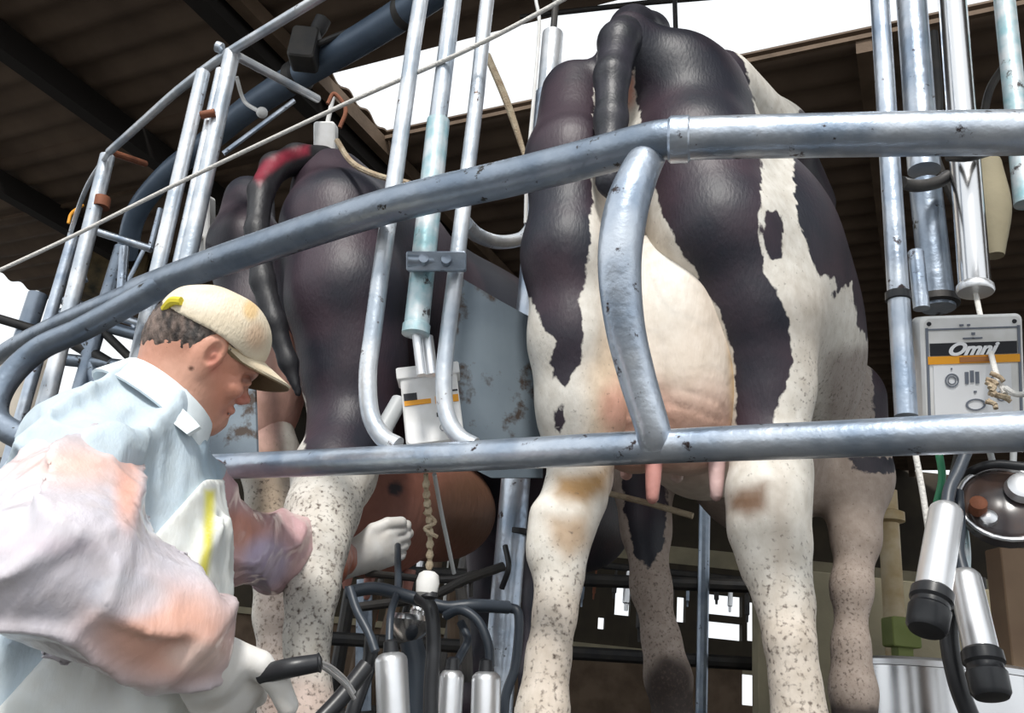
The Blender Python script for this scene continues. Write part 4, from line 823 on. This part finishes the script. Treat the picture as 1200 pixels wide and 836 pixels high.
# near side of the head lies at s=+.07
hdp = [ell(H(-.018, .028), (.088, .072, .070), HM, .03), ell(H(-.048, -.015), (.055, .055, .060), HM, .03), ell(H(.026, -.008), (.048, .075, .055), HM, .03), ell(H(.036, -.052), (.040, .048, .044), HM, .025)]
hdp += [cap(hp(256, 493), hp(246, 499), .014, .014, .016), cap(H(.0, -.045, .048), hp(243, 494, .02), .016, .016, .03), cap(H(.0, -.045, -.048), hp(243, 494, -.02), .016, .016, .03)]
hdp += [cap(hp(285, 446), hp(284.5, 467), .006, .0065, .010), cap(hp(287, 470), hp(280, 471), .0072, .007, .008), ell(hp(280, 470, .009), (.008, .006, .006), HM, .006), ell(hp(280, 470, -.009), (.008, .006, .006), HM, .006)]
hdp += [cap(hp(293, 436, -.03), hp(293, 436, .03), .010, .010, .016)]
hdp += [cap(hp(270, 482, -.012), hp(270, 482, .012), .006, .006, .008), cap(hp(262, 486, -.012), hp(262, 486, .012), .007, .007, .008)]
hdp += [ell(hp(272, 455, .042), (.016, .014, .014), HM, .02), ell(hp(272, 455, -.042), (.016, .014, .014), HM, .02)]
hdp += [cut(ell(hp(290, 447, .034), (.012, .010, .012), HM, .012)), cut(ell(hp(290, 447, -.034), (.012, .010, .012), HM, .012))]
hdp += [ell(hp(285, 447, .030), (.011, .009, .011), HM, .004), ell(hp(285, 447, -.030), (.011, .009, .011), HM, .004)]
hdp += [cut(cap(hp(269, 486, -.02), hp(265, 485, .022), .002, .002, .004)), cut(cap(hp(277, 469, .020), hp(262, 484, .034), .003, .002, .006)), cut(cap(hp(262, 470, .05), hp(252, 486, .05), .002, .002, .008)), cut(cap(hp(226, 440, .055), hp(234, 478, .052), .002, .003, .008)), cut(cap(hp(276, 442, .052), hp(268, 438, .058), .001, .001, .004)), cut(cap(hp(276, 447, .052), hp(267, 448, .058), .001, .001, .004))]
for s in (1, -1):   # ears
    e = hp(247, 413, s*.068)
    hdp += [ell(e+sv*s*.003, (.022, .034, .010), HM, .005), cut(ell(e+fv*.005+sv*s*.014, (.012, .022, .011), HM, .003)), ell(e+fv*.006-uu*.002+sv*s*.002, (.005, .007, .006), HM, .004), ell(e-uu*.03+fv*.004, (.011, .012, .007), HM, .004)]
# neck
nk = [(*H(-.030, -.02), .060), (*at(207, 452, 1.36), .060), (*at(176, 496, 1.34), .060), (*at(150, 550, 1.33), .070)]
hdp += chain(nk, .035)
body = chain([(*H(-.030, -.03), .052)]+nk[1:], .03)
tor = [(*at(140, 560, 1.33), .085), (*at(122, 620, 1.32), .100), (*at(108, 720, 1.31), .105), (*at(100, 820, 1.31), .110)]
shN = at(97, 556, 1.16); shF = at(190, 550, 1.48)
elN = at(62, 664, 1.02); wrN = at(224, 752, 1.13); elF = at(256, 638, 1.62); wrF = at(408, 656, 1.98)
body += chain(tor, .08)+[cap(shN, at(142, 560, 1.33), .04, .06, .03), cap(shF, at(142, 565, 1.33), .04, .06, .03)]
body += chain([(*shN, .055), (*elN, .042), (*wrN, .029)], .02)+chain([(*shF, .055), (*elF, .040), (*wrF, .028)], .02)
hipz = .93; hx, hy = -.66, 1.22
hipc = np.array([at(112, 820, 1.27)[0], 1.25, hipz])
body += [cap(at(100, 820, 1.31), hipc, .125, .125, .06)]
legs = []
for s, (dx, dy) in ((1, (.02, -.13)), (-1, (.08, .12))):
    hipj = hipc+np.array([dx*.5, dy, -.02]); kn = np.array([hipc[0]+.09+dx, hipc[1]+dy, .50]); an = np.array([hipc[0]-.02+dx, hipc[1]+dy, .09]); toe = an+np.array([.17, .03, -.05])
    legs.append((hipj, kn, an, toe)); body += chain([(*hipj, .095), (*kn, .062), (*an, .042)], .03)+[cap(an, toe, .040, .03, .02)]
def hand(w, d, side, up, fing, thumb, scale=1.0, glove=0.0):
    """palm from wrist w along d; side = towards the index edge; up = back of the hand. fing: curl per finger"""
    d = d/np.linalg.norm(d); side = side-d*(side@d); side /= np.linalg.norm(side); up = np.cross(side, d) if np.cross(side, d)@up > 0 else np.cross(d, side)
    g = glove; R = []; M = np.array([d, side, up])
    R.append(ell(w+d*.052*scale, (.054*scale+g, .042*scale+g, .018*scale+g), M, .016)); R.append(cap(w-d*.03, w+d*.02, .027+g, .027+g, .02))
    L = (.085, .095, .088, .070)
    for i in range(4):
        b = w+d*(.088-.004*abs(i-1))*scale+side*(.031-.0205*i)*scale; c = fing[i]; p = b; a = c*.35; r = (.0105, .0108, .0102, .009)[i]+g*.8
        R.append(cap(w+d*.05*scale+side*(.02-.0135*i)*scale, b, .012+g, r+.001, .010))
        for j, l in enumerate((.45, .31, .24)):
            dirv = d*math.cos(a)-up*math.sin(a); q = p+dirv*L[i]*l*scale; R.append(cap(p, q, r, r*.93, .003)); p = q; r *= .93; a += c*(.55 if j == 0 else .4)
    tb = w+d*.022*scale+side*.030*scale; t1 = tb+(d*thumb[0]+side*thumb[1]-up*thumb[2])*.040*scale; t2 = t1+(d*(thumb[0]+.35)+side*(thumb[1]-.35)-up*thumb[2])*.034*scale; t3 = t2+(d*(thumb[0]+.55)+side*(thumb[1]-.7)-up*thumb[2])*.026*scale
    R += [cap(tb, t1, .017+g, .014+g, .010), cap(t1, t2, .0128+g, .0118+g, .003), cap(t2, t3, .0118+g, .0100+g, .003)]
    return R
dN = at(264, 812, 1.20)-wrN; dF = at(485, 634, 2.02)-wrF
HN = lambda g: hand(wrN+dN/np.linalg.norm(dN)*.035, dN, cU*1.0+cR*.3, -cF, (1.5, 1.55, 1.6, 1.65), (.6, .5, -.45), 1.0, g)
HFh = lambda g: hand(wrF+dF/np.linalg.norm(dF)*.02, dF, cU, -cF, (.9, 1.1, 1.2, 1.3), (.75, .5, .1), .95, g)
body += HN(0)+HFh(0)
Pb, Qb = nets(*field(body, .0065)); Pb = relax(Pb, Qb, 1, .4)
def neckcut(X, V): return np.maximum(V, -((X-at(185, 480, 1.345))@uu)-.02)
Ph, Qh = nets(*field(hdp, .0026, neckcut)); P = np.vstack([Pb, Ph]); Q = np.vstack([Qb, Qh+len(Pb)]); P2 = proj(P)
T = paint((.66, .33, .235), P2, P[:, 1], [((262, 450, 26, 34), (.66, .25, .16), 30, (-9, 99), .5), ((205, 458, 40, 40), (.68, .38, .28), 30, (-9, 99), .8), ((286, 470, 9, 8), (.62, .24, .18), 10), ((268, 484, 9, 5), (.50, .20, .15), 5, (-9, 99), .5), ((289, 446, 7, 4), (.16, .07, .05), 4, (-9, 99), .8), ((250, 422, 7, 14), (.58, .20, .15), 8, (-9, 99), .6), ((224, 432, 3, 2.5), (.12, .05, .03), 3)])
mesh_np('body', P, Q, SKIN, MAN, {'tint': T})
# hair: close cropped grey brown, below the cap
hair = [ell(H(-.018, .028), (.092, .076, .0745), HM, .02), ell(H(-.048, -.015), (.061, .060, .0655), HM, .03)]
def hairpost(X, V):
    q = X-O; f = q@fv; u = q@uu; s = q@sv
    V = V+.0018*wob(X, 320, 8)+.0012*wob(X, 560, 8, 8)
    low = (-.006+.59*np.minimum(f, -.02)+.9*np.clip(f+.02, 0, .06))-u                    # hair line rises towards the face
    face = f-(.026+.5*np.maximum(u, 0)-.2*np.maximum(-u, 0))
    ear = .024-np.hypot((f-.002)*1.1, (u-.002)*.72)
    V = np.maximum(V, low); V = np.maximum(V, face*.8-.005); return np.maximum(V, ear)
P, Q = nets(*field(hair, .0032, hairpost)); P2 = proj(P)
T = np.tile(np.array((.13, .095, .08)), (len(P), 1))*(1+1.3*np.clip(wob(P, 260, 8), -.6, 1))[:, None]; T += .05*np.clip(wob(P, 60, 6, 9), 0, 1)[:, None]
mesh_np('hair', P, Q, tintmat('grey_brown_hair', rough=.65, bump=.5, bscale=300, fine=.4), MAN, {'tint': np.clip(T, .02, .4)})
# cap: crown shell, peak, strap
CAPM = tintmat('cream_cap_cloth', rough=.85, bump=.3, bscale=260, fine=.12)
def crownpost(X, V):
    q = X-O; f = q@fv; u = q@uu
    V = np.maximum(V+.0012*wob(X, 70, 6), .032+.12*np.minimum(f+.02, 0)-.1*np.maximum(f, 0)-u); inner = -(V+.004); return V
crown = [ell(H(-.020, .032), (.092, .072, .080), HM, .02), ell(H(.008, .046), (.066, .058, .070), HM, .03)]
hat = thing('cap', None, None, O); del_ = None
hat.parent = MAN; hat.location = Vector(tuple(O))-MAN.location
P, Q = nets(*field(crown, .0038, crownpost)); P2 = proj(P)
T = paint((.80, .70, .54), P2, P[:, 1], [((294, 363, 9, 12), (.75, .48, .18), 8, (-9, 99), .7), ((300, 395, 12, 16), (.60, .36, .22), 14, (-9, 99), .6), ((230, 352, 30, 12), (.84, .78, .66), 20)])
mesh_np('crown', P, Q, CAPM, hat, {'tint': T})
m = MB(); V = []; nb, na = 9, 25
for i in range(nb):
    for j in range(na):
        w = -1+2*j/(na-1); rr = i/(nb-1); th = w*math.radians(78)
        f0, s0 = .082*math.cos(th)-.015, .073*math.sin(th); ext = .074*max(math.cos(th*1.02), 0)**.6
        f = f0+rr*ext; s = s0*(1-.10*rr); u = .040-(.026 if s > 0 else .048)*(abs(s)/.076)**2*rr+.20*s*rr-.014*rr-.014*(abs(s)/.076)**2*(1-rr)
        V.append(H(f, u, s))
Fc = [(i*na+j, i*na+j+1, (i+1)*na+j+1, (i+1)*na+j) for i in range(nb-1) for j in range(na-1)]
nV = len(V); V2 = [v-uu*.004 for v in V]; Fc2 = [tuple(nV+k for k in q[::-1]) for q in Fc]
rim = [j for j in range(na)]+[i*na+na-1 for i in range(1, nb)]+[(nb-1)*na+j for j in range(na-2, -1, -1)]+[i*na for i in range(nb-2, 0, -1)]
m.add(V+V2, Fc+Fc2+[(rim[k], rim[k]+nV, rim[(k+1) % len(rim)]+nV, rim[(k+1) % len(rim)]) for k in range(len(rim))])
m.build('peak', mat('cap_peak_cloth', (.66, .54, .37), .85, noise=(.76, .66, .50), nscale=20, bump=.2, bscale=250), hat)
m = MB(); m.add([v-uu*.0045 for v in V]+[v-uu*.0065 for v in V], Fc+Fc2+[(rim[k], rim[k]+nV, rim[(k+1) % len(rim)]+nV, rim[(k+1) % len(rim)]) for k in range(len(rim))]); m.build('peak_lining', mat('brown_peak_lining', (.17, .12, .065), .9, bump=.2, bscale=250), hat)
m = MB(); a = hp(203, 360, .045); m.tube([hp(198, 364, .035), hp(206, 356, .052), hp(216, 356, .062)], .007, 8); m.build('strap', mat('yellow_strap', (.75, .62, .04), .7), hat)
# shirt
def cloth(prims, h, amp, sc, mtr, name, layers, base, post=None, seed=0, par=MAN, pad=.012):
    def pf(X, V):
        w1 = wob(X+.02*wob(X, 9, 4, 3)[..., None], sc, 4, seed); w2 = wob(X, sc*1.9, 5, (seed+5) % 14)
        V = V-amp*(.8*np.exp(-(w1/.28)**2)+.22*np.exp(-(w2/.3)**2)-.35)
        return post(X, V) if post else V
    P, Q = nets(*field(prims, h, pf, pad)); P = relax(P, Q, 2, .4); P2 = proj(P)
    return mesh_np(name, P, Q, mtr, par, {'tint': paint(base, P2, P[:, 1], layers)})
e_ = .022
shp = chain([(p[0], p[1], p[2], r+e_) for (p, r) in ((at(142, 550, 1.33), .110), (at(122, 620, 1.32), .125), (at(108, 720, 1.31), .130), (at(100, 830, 1.31), .135))], .06)
shp += [cap(shN, at(142, 550, 1.33), .072, .09, .05), cap(shF, at(142, 550, 1.33), .072, .09, .05), cap(at(174, 492, 1.33), at(142, 540, 1.32), .082, .10, .04), cap(shN, shN*.6+elN*.4, .075, .068, .03), cap(shF, shF*.5+elF*.5, .078, .070, .03), ell(at(112, 522, 1.30), (.10, .12, .07), None, .06)]
ndir = (O-at(172, 492, 1.33)); ndir /= np.linalg.norm(ndir); npl = at(203, 462, 1.34)
shp += [cap(at(100, 830, 1.31), hipc+np.array([-.02, 0, -.32]), .165, .19, .06)]
def shirtpost(X, V): return np.maximum(V, (X-npl)@ndir)
SHIRT = tintmat('pale_blue_shirt', rough=.8, bump=.15, bscale=200, fine=.05)
cloth(shp, .0070, .026, 18, SHIRT, 'shirt', [([(228, 500), (262, 500), (262, 720), (236, 720), (244, 620)], (.40, .52, .62), 14)], (.52, .62, .70), shirtpost, 0)
# collar
m = MB(); V = []; n = 26
cx = at(186, 476, 1.335); t_, a_, b_ = frame_of(ndir); 
for i in range(n):
    w = 2*math.pi*i/(n-1); 
    for (rr, hh) in ((.082, .020), (.106, -.026), (.110, -.024), (.086, .025)):
        V.append(cx+(math.cos(w)*a_+math.sin(w)*b_)*rr+ndir*hh)
m.add(V, [(i*4+k, i*4+(k+1) % 4, (i+1)*4+(k+1) % 4, (i+1)*4+k) for i in range(n-1) for k in range(4)])
m.prism([at(205, 470, 1.25), at(228, 492, 1.27), at(234, 500, 1.27), at(219, 509, 1.25), at(200, 494, 1.24)], (0, .012, 0))
m.build('collar', mat('shirt_collar_cloth', (.80, .87, .90), .8, bump=.1), MAN)
m = MB()
for x, y in ((222, 520), (228, 545), (232, 572)): m.lathe(at(x, y, 1.20), (.3, -1, 0), [(0, .005), (.002, .005), (.003, .002)], 12)
# apron: white bib overlaying the front and side, with a yellow edge
apr = shp
def apronpost(X, V):
    q = proj(X.reshape(-1, 3)).reshape(X.shape[:-1]+(2,))
    dpx = (q[..., 1]-(556+(245-q[..., 0])*1.11))        # diagonal upper edge: strap line from the chest down to the back
    return np.maximum(V-.010, -np.minimum(dpx, q[..., 1]-562)*.0011)
APR = tintmat('white_apron_cloth', rough=.6, bump=.1, bscale=150, fine=.05)
cloth(apr, .0065, .026, 18, APR, 'apron', [([(240, 575), (252, 575), (249, 640), (238, 705), (226, 705), (238, 640)], (.66, .62, .10), 9)], (.74, .77, .76), apronpost, 0)
# trousers and boots
tr_ = []
for hipj, kn, an, toe in legs: tr_ += chain([(*hipj, .100), (*kn, .085), (*(an+np.array([0, 0, .06])), .068)], .03)
cloth(tr_, .012, .008, 12, tintmat('dark_work_trousers', rough=.85, bump=.1), 'trousers', [], (.10, .12, .10), None, 6)
for hipj, kn, an, toe in legs:
    m = MB(); m.tube([an+np.array([0, 0, .22]), an, an+np.array([0, 0, -.03])], [.07, .055, .055], 16); m.tube([an+np.array([-.03, 0, -.045]), an+np.array([.06, 0, -.045]), toe], [.045, .046, .038], 16); m.build('boot', RUBBER, MAN)
# plastic sleeves
SLV = tintmat('thin_plastic_sleeve', rough=.28, bump=.35, bscale=45, fine=.06, coat=.4)
def clerp(a, b, t): return a*(1-t)+b*t
slN = chain([(*clerp(shN, elN, .12), .074), (*clerp(shN, elN, .5), .080), (*elN, .078), (*clerp(elN, wrN, .35), .070), (*clerp(elN, wrN, .7), .064), (*wrN, .050), (*(wrN+dN/np.linalg.norm(dN)*.02), .036)], .04)
SAL = (.80, .42, .30)
cloth(slN, .0058, .017, 24, SLV, 'plastic_sleeve', [((95, 545, 70, 20), (.84, .58, .52), 40), ((150, 575, 14, 40), (.82, .46, .38), 20), ((195, 745, 85, 55), SAL, 60, (-9, 99), .85), ((50, 640, 60, 10), (.72, .62, .72), 18, (-9, 99), .5), ((150, 700, 46, 26), (.70, .74, .84), 20, (-9, 99), .6), ((230, 770, 34, 18), (.90, .74, .68), 18, (-9, 99), .6)], (.63, .60, .66), None, 8)
slF = chain([(*clerp(shF, elF, .35), .080), (*elF, .078), (*clerp(elF, wrF, .4), .068), (*clerp(elF, wrF, .75), .056), (*wrF, .040)], .04)
cloth(slF, .0065, .016, 28, SLV, 'plastic_sleeve', [((275, 620, 34, 22), (.62, .30, .24), 24), ((312, 660, 26, 30), (.55, .46, .62), 20), ((398, 665, 26, 30), (.60, .20, .12), 16)], (.62, .40, .42), None, 2)
GLV = tintmat('white_rubber_glove', rough=.5, bump=.15, bscale=70, fine=.06)
for hn, w, d in ((HN, wrN, dN), (HFh, wrF, dF)):
    d = d/np.linalg.norm(d); gp = hn(.0042)+[cap(w-d*.01, w+d*.05, .040, .036, .02)]
    P, Q = nets(*field(gp, .0034)); P = relax(P, Q, 1, .4)
    mesh_np('glove', P, Q, GLV, MAN, {'tint': np.tile((.74, .73, .71), (len(P), 1))})
